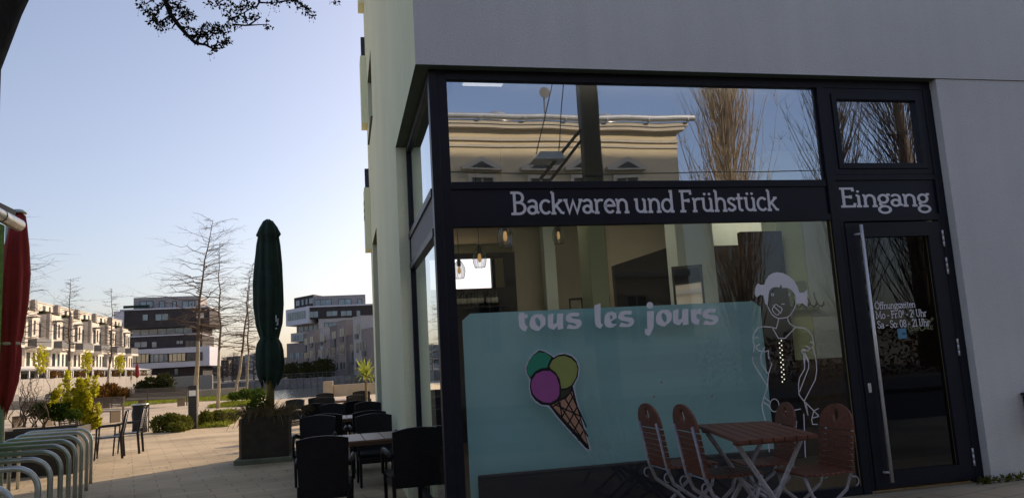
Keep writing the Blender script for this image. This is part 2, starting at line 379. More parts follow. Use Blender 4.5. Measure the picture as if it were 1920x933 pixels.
# lawn strips on the plaza
def lawn(name, pts, n):
    b = MB(); b.ext(pts, 2, TG-.02, TG+.03); o = tag(b.build(name, 'grass_ground'), kind='structure')
    xs = [p[0] for p in pts]; ys = [p[1] for p in pts]; g = MB(); k = 0
    def inside(x, y):
        c = False
        for i in range(len(pts)):
            (x1, y1), (x2, y2) = pts[i], pts[i-1]
            if (y1 > y) != (y2 > y) and x < (x2-x1)*(y-y1)/(y2-y1)+x1: c = not c
        return c
    while k < n:
        x = random.uniform(min(xs), max(xs)); y = random.uniform(min(ys), max(ys))
        if not inside(x, y): continue
        k += 1
        for q in range(3):
            a = random.uniform(0, 6.28); h = random.uniform(.05, .16); px = x+random.gauss(0, .05); py = y+random.gauss(0, .05)
            dx, dy = math.cos(a)*.03, math.sin(a)*.03
            g.poly(((px-dx, py-dy, TG+.03), (px+dx, py+dy, TG+.03), (px+random.gauss(0, .05), py+random.gauss(0, .05), TG+.03+h)))
    tag(g.build('grass', 'grass_blade'), kind='stuff')
def gpt(px, py): p = onZ(px, py); return (p.x, p.y)
lawn('lawn_by_bench', [gpt(*p) for p in ((228, 762), (345, 753), (480, 748), (486, 741), (345, 744), (228, 752))], 2600)
lawn('lawn_by_trees', [gpt(*p) for p in ((392, 765), (470, 760), (486, 755), (486, 752), (430, 755), (392, 762))], 1200)
lawn('lawn_by_hedge', [gpt(*p) for p in ((352, 804), (428, 799), (446, 785), (446, 772), (425, 771), (350, 786))], 1400)

# ================================================================== THE CAFE BUILDING
cafe = thing('cafe_building', 'pale grey rendered building with glazed corner cafe on its ground floor', 'building', (0, 0, 0))
ZB, GY, SX = 4.11, .104, .125
TOP = 20.35  # unseen roof height, shaped to drop its shadow line on the opposite house
def P(b, name, mats, par=cafe, **k): return b.build(name, mats, par, **k)
b = MB(); b.box(0, 78, 0, .40, ZB, TOP, 0, {'-x': 1, '-z': 2}); P(b, 'front_wall', ['stucco_front', 'stucco_side', 'soffit'])  # unseen length drawn out so its shadow darkens the yard opposite
# side wall, with one window opening above and one recessed doorway below
b = MB(); W0, W1, WZ0, WZ1 = 8.3, 10.2, 6.35, 7.75
for y0, y1, z0, z1 in ((.4, W0, ZB, TOP), (W1, 11.2, ZB, TOP), (W0, W1, ZB, WZ0), (W0, W1, WZ1, TOP)):
    b.box(0, .40, y0, y1, z0, z1, 0, {'-z': 1})
P(b, 'side_wall', ['stucco_side', 'soffit'])
b = MB(); b.box(0, .36, 2.69, 8.2, -.3, ZB-.0006, 0); b.box(0, .36, 10.3, 11.197, -.3, ZB-.0006, 0); b.box(.22, .36, 8.2, 10.3, -.3, ZB, 1)
P(b, 'ground_floor_pier', ['stucco_side', 'frame'])
b = MB(); b.box(5.472, 78, .012, .40, -.3, ZB-.003); P(b, 'entrance_wall', 'stucco_front')
b = MB(); b.box(.36, 78, 10.85, 11.195, -.3, 2.45); b.box(.36, 78, 10.85, 11.195, 3.9, TOP-.01)
b.box(.36, .75, 10.85, 11.195, 2.45, 3.9); b.box(2.8, 78, 10.85, 11.195, 2.45, 3.9)
P(b, 'rear_wall', 'stucco_side')
b = MB(); b.box(.4, 77.9, .4, 10.85, TOP-.35, TOP-.05); P(b, 'roof', 'roof_dark')
b = MB(); b.box(.41, 77.9, .41, 10.84, ZB+.01, ZB+.25); P(b, 'ceiling', 'ceiling_paint')
b = MB(); b.box(.36, 12, .3, 10.85, -.3, .0); P(b, 'floor_slab', 'interior_floor')
b = MB(); b.box(77.6, 78.1, 0.41, 10.84, -.3, TOP-.4); P(b, 'end_wall', 'stucco_side')
# upper window in the side wall
b = MB(); b.box(.20, .24, W0+.01, W1-.01, WZ0+.01, WZ1-.01, 1); b.box(.16, .25, W0, W0+.06, WZ0, WZ1); b.box(.16, .25, W1-.06, W1, WZ0, WZ1)
b.box(.16, .25, W0+.06, W1-.06, WZ1-.06, WZ1); b.box(.16, .25, W0+.06, W1-.06, WZ0, WZ0+.06); b.box(-.04, .16, W0-.02, W1+.02, WZ0-.03, WZ0-.002)
P(b, 'window', ['frame', 'far_window'])
for z0, z1, zr in ((4.05, 5.45, 6.0), (6.95, 8.55, 9.2), (9.85, 11.5, 12.1)):
    b = MB(); b.box(-.13, -.002, 10.6, 11.19, z0, z1, 0); b.box(-.09, -.002, 11.06, 11.19, z1+.001, zr, 1)
    P(b, 'balcony', ['stucco_side', 'roof_dark'])
b = MB()
for k in range(3): b.box(-.142, -.132, 10.7, 10.95, 4.75+k*.16, 4.85+k*.16)
P(b, 'vent', 'frame')

# ---- front glazing (frame plane GY) and side glazing (frame plane SX)
FB = GY+.09
def fr(b, x0, x1, z0, z1, y0=GY, y1=FB, m=0): b.box(x0, x1, y0, y1, z0, z1, m)
glz = MB()
glz.bbox(SX, .205, GY, .23, 0, ZB-.002); fr(glz, .205, .291, 0, ZB-.002, GY+.012)       # corner post with its step
fr(glz, .291, 5.472, 4.02, ZB-.002, GY+.004)                                         # head
fr(glz, .291, 4.09, 2.985, 3.05, GY+.002); fr(glz, .291, 4.106, 2.64, 2.70, GY+.002)  # transoms
fr(glz, .291, 4.10, -.05, .06, GY+.002)                                              # base rail
glz.bbox(4.11, 4.20, GY-.004, FB, -.04, 4.02); fr(glz, 4.085, 4.11, 2.7, 4.02, GY+.03); fr(glz, 4.106, 4.11, .06, 2.64, GY+.03)
fr(glz, 4.20, 5.38, 3.045, 3.10, GY+.002); fr(glz, 4.20, 5.38, 2.62, 2.68, GY+.002)
glz.bbox(5.38, 5.472, GY-.004, FB, -.02, 4.02)
fw_ = P(glz, 'shop_window', 'frame')
b = MB(); b.box(.291, 4.085, GY+.022, GY+.06, 2.70, 2.985); P(b, 'fascia_panel', 'panel', fw_)
b = MB(); b.box(4.20, 5.38, GY+.022, GY+.06, 2.68, 3.045); P(b, 'fascia_panel', 'panel', fw_)
for x0, x1, z0, z1, mm in ((.291, 4.085, 3.05, 4.02, 'pane'), (.291, 4.106, .06, 2.64, 'low_pane')):
    b = MB(); b.poly(((x0, GY+.045, z0), (x1, GY+.045, z0), (x1, GY+.045, z1), (x0, GY+.045, z1))); P(b, 'pane', mm, fw_)
b = MB(); b.box(4.098, 4.104, GY+.02, GY+.028, .06, 2.64); P(b, 'glass_seal', 'brass', fw_)
# opening light over the door
b = MB()
def ring(b, x0, x1, z0, z1, t, y0, y1):
    b.box(x0, x1, y0, y1, z1-t, z1); b.box(x0, x1, y0, y1, z0, z0+t); b.box(x0, x0+t, y0, y1, z0+t, z1-t); b.box(x1-t, x1, y0, y1, z0+t, z1-t)
ring(b, 4.205, 5.375, 3.105, 4.015, .055, GY+.006, FB-.004); ring(b, 4.265, 5.315, 3.165, 3.955, .055, GY-.006, FB-.008)
tw = P(b, 'casement_window', 'frame')
b = MB(); b.poly(((4.32, GY+.04, 3.22), (5.26, GY+.04, 3.22), (5.26, GY+.04, 3.90), (4.32, GY+.04, 3.90))); P(b, 'pane', 'pane', tw)
b = MB(); b.box(4.30, 4.335, GY-.010, GY-.0062, 3.178, 3.188); P(b, 'vent_slot', 'black_paint', tw)
# entrance door
b = MB(); ring(b, 4.245, 5.345, .02, 2.60, .145, GY-.008, FB-.01)
b.box(4.205, 4.243, GY+.003, FB, 0, 2.62); b.box(5.347, 5.378, GY+.003, FB, 0, 2.62)
door = P(b, 'entrance_door', 'frame')
b = MB(); b.poly(((4.39, GY+.035, .165), (5.20, GY+.035, .165), (5.20, GY+.035, 2.455), (4.39, GY+.035, 2.455))); P(b, 'pane', 'door_pane', door)
b = MB(); b.tube(((4.375, GY-.075, .08), (4.375, GY-.075, 2.57)), .0165, 12); b.tube(((4.375, GY-.075, .17), (4.335, GY-.01, .17)), .011, 8); b.tube(((4.375, GY-.075, 2.48), (4.335, GY-.01, 2.48)), .011, 8)
P(b, 'bar_handle', 'steel', door, smooth=True)
b = MB(); b.lathe((0, 0, 0), ((.016, -.045), (.018, 0), (.016, .045)), 10)
for i, v in enumerate(b.v): b.v[i] = (4.30+v[0], GY-.012+v[1]*.4, .97+v[2])
P(b, 'lock_cylinder', 'steel', door)
for px, py in ((1766, 447), (1773, 498), (1795, 650), (1823, 855)):
    p = onY(px, py, GY); b = MB()
    for k in range(3): b.tube(((5.362, GY-.02, p.z-.085+k*.058), (5.362, GY-.02, p.z-.085+k*.058+.053)), .0095, 8)
    P(b, 'hinge', 'steel', door, smooth=True)
b = MB(); b.box(5.196, 5.199, GY+.026, GY+.03, .165, 2.455); P(b, 'glass_seal', 'brass', door)
# side glazing
b = MB(); b.box(SX, .19, .23, 2.69, 4.02, ZB-.002); b.box(SX-.01, .19, .23, 2.66, 2.95, 3.02); b.box(SX-.01, .19, .23, 2.66, 2.58, 2.65)
b.box(SX, .19, 2.62, 2.69, 0, 4.02); b.box(SX, .19, .23, 2.62, -.2, .06)
sg = P(b, 'side_window', 'frame')
for z0, z1, mm in ((.06, 2.58, 'side_pane'), (3.02, 4.02, 'side_pane')):
    b = MB(); b.poly(((SX+.03, .23, z0), (SX+.03, .23, z1), (SX+.03, 2.62, z1), (SX+.03, 2.62, z0))); P(b, 'pane', mm, sg)
b = MB(); b.box(SX+.012, SX+.05, .23, 2.62, 2.65, 2.95); P(b, 'fascia_panel', 'tower_grey', sg)

# ---- writing on the glazing
def arc(cx, cy, rx, ry, a0, a1, n=10):
    return [(cx+rx*math.cos(R(a0+(a1-a0)*k/n)), cy+ry*math.sin(R(a0+(a1-a0)*k/n))) for k in range(n+1)]
def ribbon(b, pts, wd, fn, closed=False, m=0):
    q = [Vector((p[0], p[1], 0)) for p in pts]; cl = [q[0]]
    for p in q[1:]:
        if (p-cl[-1]).length > 1e-5: cl.append(p)
    q = cl; n = len(q)
    if closed and (q[0]-q[-1]).length < 1e-5: q.pop(); n -= 1
    off = []
    for k in range(n):
        a = q[k-1] if (k or closed) else None; c = q[(k+1) % n] if (k < n-1 or closed) else None
        d1 = (q[k]-a).normalized() if a is not None else None; d2 = (c-q[k]).normalized() if c is not None else None
        if d1 is None: d1 = d2
        if d2 is None: d2 = d1
        n1 = Vector((-d1.y, d1.x, 0)); n2 = Vector((-d2.y, d2.x, 0)); mm = n1+n2
        if mm.length < .2: mm = n1
        mm.normalize(); off.append(mm*(wd/2/max(.45, mm.dot(n1))))
    L = [q[k]+off[k] for k in range(n)]; Rr = [q[k]-off[k] for k in range(n)]
    for k in range(n if closed else n-1):
        j = (k+1) % n; b.poly([fn(v.x, v.y) for v in (L[k], Rr[k], Rr[j], L[j])], m)
SE = .10
def base(x, w=.11): return [(x-w, 0), (x+w, 0)]
G = {
'B': (.70, [[(.16,0),(.16,1)], [(.0,1),(.32,1)]+arc(.32,.765,.2,.235,90,-90)+[(.16,.53)], [(.3,.53)]+arc(.34,.265,.26,.265,90,-90)+[(0,0)]]),
'F': (.60, [[(.14,0),(.14,1)], [(0,1),(.52,1),(.54,.82)], [(.14,.53),(.42,.53)], [(.42,.62),(.42,.44)], base(.14,.14)]),
'E': (.66, [[(.14,0),(.14,1)], [(0,1),(.54,1),(.56,.84)], [(.14,.53),(.44,.53)], [(.44,.62),(.44,.44)], [(0,0),(.56,0),(.60,.18)]]),
'M': (.95, [[(.1,0),(.14,1),(.44,.2),(.74,1),(.80,0)], base(.1), base(.8), [(0,1),(.14,1)], [(.74,1),(.88,1)]]),
'S': (.56, [[(.46,.8),(.44,.92),(.3,1),(.16,.97),(.08,.86),(.08,.72),(.16,.6),(.34,.47),(.46,.36),(.49,.24),(.44,.1),(.3,0),(.14,.03),(.05,.12),(.05,.24)]]),
'U': (.74, [[(.0,1),(.24,1)], [(.12,1),(.12,.3)]+arc(.34,.28,.22,.28,180,360)+[(.56,1)], [(.46,1),(.68,1)]]),
'Ö': (.84, [arc(.4,.5,.38,.5,0,360,18), ('dot',.27,1.17,.07), ('dot',.53,1.17,.07)]),
'O': (.84, [arc(.4,.5,.38,.5,0,360,18)]),
'a': (.53, [[(.07,.52)]+arc(.22,.46,.17,.16,150,0)+[(.39,.08),(.5,.03)], arc(.21,.17,.17,.17,0,360,14)]),
'c': (.50, [arc(.27,.31,.23,.31,42,318,14)]),
'k': (.58, [[(.1,0),(.1,1)], [(0,1),(.1,1)], base(.1), [(.42,.60),(.11,.27)], [(.22,.37),(.44,.03),(.56,.0)], [(.32,.61),(.5,.61)]]),
'w': (.80, [[(.06,.62),(.21,.02),(.39,.58),(.55,.02),(.73,.62)], [(-.03,.62),(.15,.62)], [(.64,.62),(.82,.62)]]),
'r': (.43, [[(.1,0),(.1,.62)], [(0,.61),(.1,.61)], base(.1), [(.1,.36)]+arc(.3,.40,.2,.21,180,60)]),
'e': (.53, [[(.05,.33),(.46,.33)]+arc(.26,.31,.21,.31,5,318,14)]),
'n': (.62, [[(.1,0),(.1,.62)], [(0,.61),(.1,.61)], base(.1), [(.1,.36)]+arc(.3,.38,.19,.235,180,0)+[(.49,0)], base(.49)]),
'm': (.9, [[(.1,0),(.1,.62)], [(0,.61),(.1,.61)], base(.1), [(.1,.36)]+arc(.27,.4,.16,.22,180,0)+[(.43,0)], [(.43,.36)]+arc(.6,.4,.16,.22,180,0)+[(.76,0)]]),
'u': (.62, [[(-.01,.61),(.1,.61),(.1,.22)]+arc(.28,.21,.18,.205,180,360)+[(.46,.62)], [(.36,.61),(.46,.61)], [(.46,.3),(.46,0),(.57,0)]]),
'd': (.62, [arc(.26,.30,.22,.30,0,360,16), [(.38,1),(.48,1),(.48,0),(.59,0)]]),
'h': (.62, [[(.1,0),(.1,1)], [(0,1),(.1,1)], base(.1), [(.1,.36)]+arc(.3,.38,.19,.235,180,0)+[(.49,0)], base(.49)]),
's': (.43, [[(.35,.50),(.33,.59),(.21,.62),(.09,.58),(.06,.48),(.11,.39),(.27,.28),(.36,.19),(.35,.08),(.22,0),(.09,.03),(.04,.13)]]),
't': (.40, [[(.15,.86),(.15,.16)]+arc(.26,.14,.11,.13,180,300), [(.0,.61),(.34,.61)]]),
'i': (.28, [[(.11,0),(.11,.62)], [(0,.61),(.11,.61)], base(.11), ('dot',.1,.83,.065)]),
'g': (.56, [arc(.25,.40,.19,.22,0,360,14), arc(.27,-.20,.24,.19,0,360,14), [(.14,.22),(.1,.1),(.17,-.0),(.3,-.01)], [(.40,.54),(.46,.64),(.55,.62)]]),
'f': (.36, [[(.13,0),(.13,.8)]+arc(.27,.8,.14,.2,180,40), [(0,.61),(.32,.61)], base(.13)]),
'z': (.46, [[(.04,.5),(.05,.61),(.38,.61),(.04,.01),(.40,.01),(.42,.12)]]),
'o': (.56, [arc(.26,.31,.23,.31,0,360,16)]),
'0': (.58, [arc(.27,.5,.22,.5,0,360,16)]),
'2': (.54, [[(.06,.78)]+arc(.25,.76,.2,.24,165,-20)+[(.06,.02),(.48,.02)]]),
'1': (.34, [[(.04,.82),(.16,.98),(.16,0)], base(.16)]),
'8': (.52, [arc(.24,.75,.17,.24,0,360,12), arc(.24,.26,.21,.26,0,360,12)]),
'-': (.46, [[(.06,.36),(.38,.36)]]), ':': (.22, [('dot',.09,.08,.07), ('dot',.09,.5,.07)]), '.': (.2, [('dot',.08,.07,.07)]), ' ': (.24, []),
}
G['ü'] = (G['u'][0], G['u'][1]+[('dot',.17,.84,.07), ('dot',.40,.84,.07)])
def write(b, s, x0, z0, h, y, x1=None, slope=0, wt=.122, sup=()):
    tot = sum(G[c][0] for c in s); sx = (x1-x0)/(tot*h) if x1 else 1; x = 0; k = [0]
    for i, c in enumerate(s):
        ad, st = G[c]; hh, dz = (h*.62, h*.38) if i in sup else (h, 0)
        for g in st:
            k[0] += 1; yy = y - .00012*(k[0] % 7)
            fn = lambda a, q, X=x, yy=yy, hh=hh, dz=dz: (x0+X+a*hh*sx, yy, z0+dz+q*hh+slope*(X+a*hh*sx))
            if g[0] == 'dot': b.poly([fn(*p) for p in arc(g[1], g[2], g[3], g[3], 0, 350, 9)])
            else: ribbon(b, g, wt, fn, closed=(g[0] == g[-1] or (Vector(g[0])-Vector(g[-1])).length < 1e-4))
        x += ad*hh*sx
LY = GY+.0195
adv = lambda s: sum(G[c][0] for c in s)
def words_on(s, x0, z0, h, y, x1, par, name='lettering', **k):
    tot = adv(s); x = 0
    for wd in s.split(' '):
        b = MB(); a, c = x0+(x1-x0)*x/tot, x0+(x1-x0)*(x+adv(wd))/tot; write(b, wd, a, z0, h, y, c, **k); P(b, name, 'lettering', par); x += adv(wd+' ')
words_on('Backwaren und Frühstück', .832, 2.752, .197, LY, 3.55, fw_)
b = MB(); write(b, 'Eingang', 4.245, 2.775, .185, LY, 5.30); P(b, 'lettering', 'lettering', fw_)
DY = GY+.031
b = MB(); q0, q1 = onY(1641, 579, DY), onY(1717, 577, DY); write(b, 'Öffnungszeiten', q0.x, q0.z, .066, DY, q1.x, wt=.13); P(b, 'opening_hours', 'lettering', door); b = MB()
q0, q1 = onY(1643, 597, DY), onY(1742, 592, DY); write(b, 'Mo - Fr.08 - 21 Uhr', q0.x, q0.z, .070, DY, q1.x, wt=.13, sup=(9, 14)); P(b, 'opening_hours', 'lettering', door); b = MB()
q0, q1 = onY(1646, 615, DY), onY(1744, 610, DY); write(b, 'Sa - So: 08 - 21 Uhr', q0.x, q0.z, .070, DY, q1.x, wt=.13)
P(b, 'opening_hours', 'lettering', door)
b = MB(); fn = lambda px, py: tuple(onY(1620+px/8.48, 550+py/8.48, DY+.0012))
for st in ([(745,445),(715,450),(700,500),(705,560),(730,595),(780,575),(830,570),(870,585)], [(755,510),(740,540),(755,560),(780,530),(765,505)], [(825,505),(800,520),(800,550),(825,550)],
           [(870,500),(845,520),(845,555),(870,550),(885,490),(880,555)], [(935,420),(905,440),(890,520),(900,580),(930,585),(960,560)], [(985,505),(960,530),(970,560),(995,535),(985,505)],
           [(1010,565),(1015,480),(1040,440),(1050,460),(1025,520),(1025,570)], [(1085,500),(1055,520),(1055,565),(1080,560),(1095,490),(1090,575)], [(940,425),(980,405),(1020,420),(1060,440),(1100,400),(1080,385),(1060,410)]):
    ribbon(b, st, 14, fn)
P(b, 'drink_script', 'cola_script', door)
b = MB(); b.poly([fn(*p) for p in ((526,560),(665,548),(685,708),(548,720))], 0); fn2 = lambda px, py: tuple(onY(1620+px/8.48, 550+py/8.48, DY-.001)); b.poly([fn2(*p) for p in ((608,628),(662,624),(664,642),(610,645))], 1)
P(b, 'door_sticker', ['blue_note', 'black_paint'], door)

# bold words on the window
TY = GY+.042
def tr(ox, oy, sc, y=TY): return lambda px, py: tuple(onY(ox+px/sc, oy+py/sc, y))
f1 = tr(960, 550, 4.8)
def mv(pts, dx, dy): return [(x+dx, y+dy) for x, y in pts]
t_ = [(62,172),(110,168),(112,190),(143,187),(138,218),(112,222),(114,270),(125,290),(145,294),(122,340),(95,328),(70,305),(62,285),(60,228),(50,232),(54,208),(62,200)]
o_ = [(205,188),(280,183),(272,195),(298,210),(303,240),(298,280),(240,335),(205,330),(170,312),(157,285),(158,250),(175,210)]
oh = [(215,212),(232,215),(255,245),(256,275),(250,297),(235,295),(215,270),(207,240)]
u_ = [(322,195),(372,175),(370,262),(375,275),(402,262),(406,182),(460,176),(460,290),(467,312),(412,326),(411,292),(375,326),(335,310),(322,290)]
s_ = [(605,170),(600,203),(545,203),(530,212),(545,225),(610,232),(628,255),(625,280),(600,310),(560,318),(495,313),(490,308),(510,276),(560,290),(580,285),(580,275),(560,265),(510,258),(485,240),(482,215),(500,185),(530,170)]
l_ = [(740,105),(797,88),(797,255),(803,270),(822,278),(795,316),(760,295),(748,268)]
e_ = [(835,200),(860,170),(900,160),(938,178),(945,215),(895,245),(890,255),(905,272),(945,270),(915,300),(880,308),(845,295),(830,262)]
eh = [(880,195),(895,192),(905,210),(903,225),(885,232)]
j_ = [(1215,160),(1278,155),(1275,300),(1262,330),(1235,378),(1205,370),(1195,350),(1195,320),(1203,310),(1225,320),(1218,300)]
r_ = [(1608,145),(1655,137),(1658,160),(1675,135),(1708,133),(1702,190),(1680,178),(1660,185),(1660,225),(1690,232),(1680,275),(1650,275),(1625,262),(1612,240)]
b = MB(); nl = 0
for loops in ([t_], [o_, oh], [u_], [s_], [l_], [e_, eh], [mv(s_, 473, -16)], [arc(1241, 105, 30, 30, 0, 345, 18)], [j_], [mv(o_, 1137, -40), mv(oh, 1137, -40)], [mv(u_, 1127, -40)], [r_], [mv(s_, 1230, -35)]):
    b.shape(loops, f1); nl += 1
    if nl in (4, 7, 13): P(b, 'window_lettering', 'lettering', fw_); b = MB()

# ice cream cone sticker
f4 = tr(800, 600, 2.802)
def fy(d): return tr(800, 600, 2.802, TY-d)
def inset(pts, d):
    n = len(pts); A = sum(pts[k-1][0]*pts[k][1]-pts[k][0]*pts[k-1][1] for k in range(n)); sg_ = 1 if A > 0 else -1; out = []
    for k in range(n):
        a, p, c = Vector(pts[k-1]), Vector(pts[k]), Vector(pts[(k+1) % n]); d1 = (p-a).normalized(); d2 = (c-p).normalized()
        n1 = Vector((-d1.y, d1.x))*sg_; n2 = Vector((-d2.y, d2.x))*sg_; mm = (n1+n2).normalized(); out.append(tuple(p+mm*(d/max(.5, mm.dot(n1)))))
    return out
sil = [(517,250),(530,212),(555,178),(590,151),(620,157),(650,175),(668,188),(690,175),(725,170),(765,183),(792,210),(805,250),(799,300),(774,345),(792,420),(863,678),(852,686),(830,672),(690,517),(640,452),(600,448),(565,423),(543,390),(535,350),(540,310),(522,282)]
b = MB(); b.shape([sil], f4, 1); b.shape([inset(sil, 6)], fy(.0004), 0)
b.shape([[(527,250),(535,220),(560,185),(590,167),(625,170),(655,195),(640,225),(632,248),(600,252),(570,268),(545,298),(530,280)]], fy(.0008), 2)
b.shape([[(645,240),(660,210),(690,190),(725,186),(760,200),(785,225),(793,255),(785,300),(760,340),(735,355),(708,358),(700,310),(680,275),(650,252)]], fy(.0008), 3)
b.shape([[(548,350),(552,315),(575,280),(610,265),(650,265),(680,290),(697,340),(697,390),(685,412),(650,432),(615,430),(580,410),(558,385)]], fy(.0008), 4)
b.shape([[(705,370),(740,362),(762,350),(745,385),(705,410)]], fy(.0008), 5)
b.shape([[(657,446),(700,424),(735,408),(764,372),(846,652)]], fy(.0008), 6)
for q in ([(690,430),(838,655)], [(726,408),(848,610)], [(757,380),(840,560)], [(770,395),(705,520)], [(790,455),(735,560)], [(806,520),(765,595)], [(822,580),(795,630)], [(660,455),(700,430),(712,520)], [(672,440),(812,505)]):
    ribbon(b, q, 7.5, fy(.0012), m=0)
P(b, 'ice_cream_sticker', ['cone_black', 'cone_white', 'cone_green', 'cone_yellow', 'cone_pink', 'cone_olive', 'cone_tan'], fw_)

# outline drawing of a waitress
f2, f3 = tr(1380, 490, 4.911), tr(1380, 660, 4.4417); b = MB()
b.shape([[(260,213),(275,170),(300,130),(340,105),(380,98),(430,105),(490,135),(535,180),(565,230),(583,285),(622,287),(658,255),(658,420),(615,383),(582,388),(560,385),(545,405),(549,340),(540,300),(520,270),(490,250),(465,242),(425,243),(413,205),(402,238),(370,233),(335,240),(310,265),(300,300),(295,360),(292,410),(268,385),(258,340),(252,312),(225,305),(195,325),(182,325),(172,290),(175,250),(190,215),(205,197),(222,215)]], f2); P(b, 'waitress_hair', 'lettering', fw_); b = MB()
for q in ([(290,408),(305,440),(330,485),(360,510),(390,522),(430,520),(475,512),(510,480),(535,440),(547,400)],
          [(420,391),(448,391)], [(340,402),(415,478)], [(393,525),(382,575),(370,615),(330,605)], [(475,515),(480,545),(500,575),(550,603)],
          [(335,608),(390,705),(452,705),(550,603)], [(340,603),(250,598),(205,608),(175,640),(158,690),(158,740),(172,775)], [(208,697),(180,700),(160,712)],
          [(220,758),(190,775),(190,800),(210,820),(235,822)], [(265,787),(245,825)], [(235,822),(270,830),(298,815)], [(172,775),(155,850),(158,935)], [(240,825),(225,880),(232,935)], [(298,815),(300,870),(322,935)],
          [(550,603),(620,610),(670,640),(705,690),(715,755),(683,735)], [(715,755),(708,790),(680,795),(645,775)], [(680,795),(660,822),(610,800)], [(640,822),(595,812)], [(597,812),(622,860),(628,935)], [(620,840),(650,890),(670,935)], [(708,790),(725,850),(740,935)]):
    ribbon(b, q, 8, f2)
ribbon(b, [(350,415),(358,395),(375,395),(390,410),(415,420),(425,440),(418,460),(400,468),(392,488),(370,490),(350,470),(337,450),(335,430)], 6.5, f2, True)
ribbon(b, arc(337, 304, 11, 11, 0, 330, 11), 6, f2, True); b.shape([arc(489, 307, 10, 10, 0, 330, 10)], f2)
for q in ([(143,0),(138,50),(150,100),(262,280)], [(215,0),(203,50),(215,100),(268,180)], [(268,0),(270,40),(298,97),(270,180),(262,285),(230,380),(215,440),(225,500),(253,590)], [(235,372),(282,408)], [(228,412),(282,450)],
          [(358,443),(382,443)], [(352,480),(430,492),(540,470)], [(562,10),(572,60),(570,140),(530,210),(520,270),(525,350),(550,385),(568,405),(660,228),(672,150),(668,70),(650,0)], [(575,5),(605,70),(605,130),(570,220),(530,325)],
          [(568,405),(600,525),(585,430)], [(575,412),(690,528)], [(690,465),(648,485),(630,560),(638,598),(680,598)], [(640,545),(690,532)], [(565,510),(570,650),(578,875)], [(268,735),(278,830)]):
    ribbon(b, q, 7.4, f3)
ribbon(b, arc(320, 440, 38, 53, 0, 345, 20), 6, f3, True)
P(b, 'waitress_drawing', 'lettering', fw_)
for px, py in ((1226, 743), (1335, 742), (1240, 716)): b = MB(); b.shape([[(px+x, py+y) for x, y in arc(0, 0, 1.6, 1.6, 0, 330, 9)]], lambda a, c: tuple(onY(a, c, TY))); P(b, 'dot_sticker', 'red_dot', fw_)

# ================================================================== INSIDE THE CAFE
FY = .27
b = MB(); NX, NZ = 40, 24
for j in range(NZ+1):
    for i in range(NX+1):
        u, v = i/NX, j/NZ; x = .355+2.965*u; top_ = 1.872; z = .02+(top_-.02)*v
        if v > .9:                                            # rounded upper corners
            for xc, s in ((.355, 1), (3.32, -1)):
                dx = (x-xc)*s
                if dx < .06: z = min(z, top_-.06+math.sqrt(max(0, .06**2-(.06-dx)**2)))
        b.v.append((x, FY+.006*math.sin(7*u+2*v)+.004*math.sin(23*u)*v+.003*math.sin(31*v), z))
for j in range(NZ):
    for i in range(NX): k = j*(NX+1)+i; b.f.append((k, k+1, k+NX+2, k+NX+1)); b.m.append(0)
o = b.build('display_sheet', 'film', loc=(1.8, FY, .0)); tag(o, 'large turquoise translucent sheet with rounded top corners standing behind the shop window', 'sheet')
b = MB(); b.bbox(.42, 3.28, FY-.10, FY-.03, .0, .46, .01); b.bbox(.45, 3.25, FY-.108, FY-.1, .05, .42, .003)  # dark strip in place of blocked backlight at the sheet's foot
o = b.build('sheet_shade_panel', 'interior_dark', loc=(1.8, FY-.06, 0)); tag(o, 'long dark panel standing in for the unlit foot of the turquoise sheet', 'panel')
# walls, columns and openings (part of the building)
b = MB(); b.box(8.0, 8.2, .4, 10.85, 0, ZB); P(b, 'interior_wall', 'interior_wall')
def slab(name, px0, px1, y, z0, z1, m, d=.15, par=cafe, pyr=500):
    a, c = onY(px0, pyr, y), onY(px1, pyr, y); b = MB(); b.box(a.x, c.x, y, y+d, z0, z1); return P(b, name, m, par)
slab('partition', 965, 1100, 8.2, .0, ZB, 'interior_wall')
slab('pillar', 1022, 1043, 7.4, 0, ZB-.01, 'interior_white', .25)
slab('pillar', 1107, 1138, 4.2, 0, ZB-.02, 'interior_green', .5)
slab('partition', 1140, 1290, 7.0, 0, ZB-.03, 'interior_wall')
slab('pillar', 1272, 1342, 4.6, 0, ZB-.04, 'interior_white', .4)
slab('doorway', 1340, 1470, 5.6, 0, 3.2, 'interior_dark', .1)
slab('partition', 1340, 1600, 5.75, 0, ZB-.05, 'interior_white', .1)
zf = onY(1530, 672, 2.6).z
slab('pillar', 1462, 1512, 2.6, zf, ZB-.06, 'pillar_green', .35); slab('pillar', 1512.5, 1562, 2.61, zf, ZB-.06, 'interior_white', .33); slab('plinth', 1455, 1575, 2.55, 0, zf-.002, 'interior_floor', .45)
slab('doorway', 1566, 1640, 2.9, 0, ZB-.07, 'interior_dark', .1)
# stair flank with its sloping top edge
b = MB(); P4 = [onY(px, py, 5.2) for px, py in ((1152, 497), (1272, 457), (1285, 700), (1170, 700))]
b.ext([(p.x, max(0, p.z)) for p in P4], 1, 5.2, 5.35); P(b, 'stair_flank', 'interior_dark')
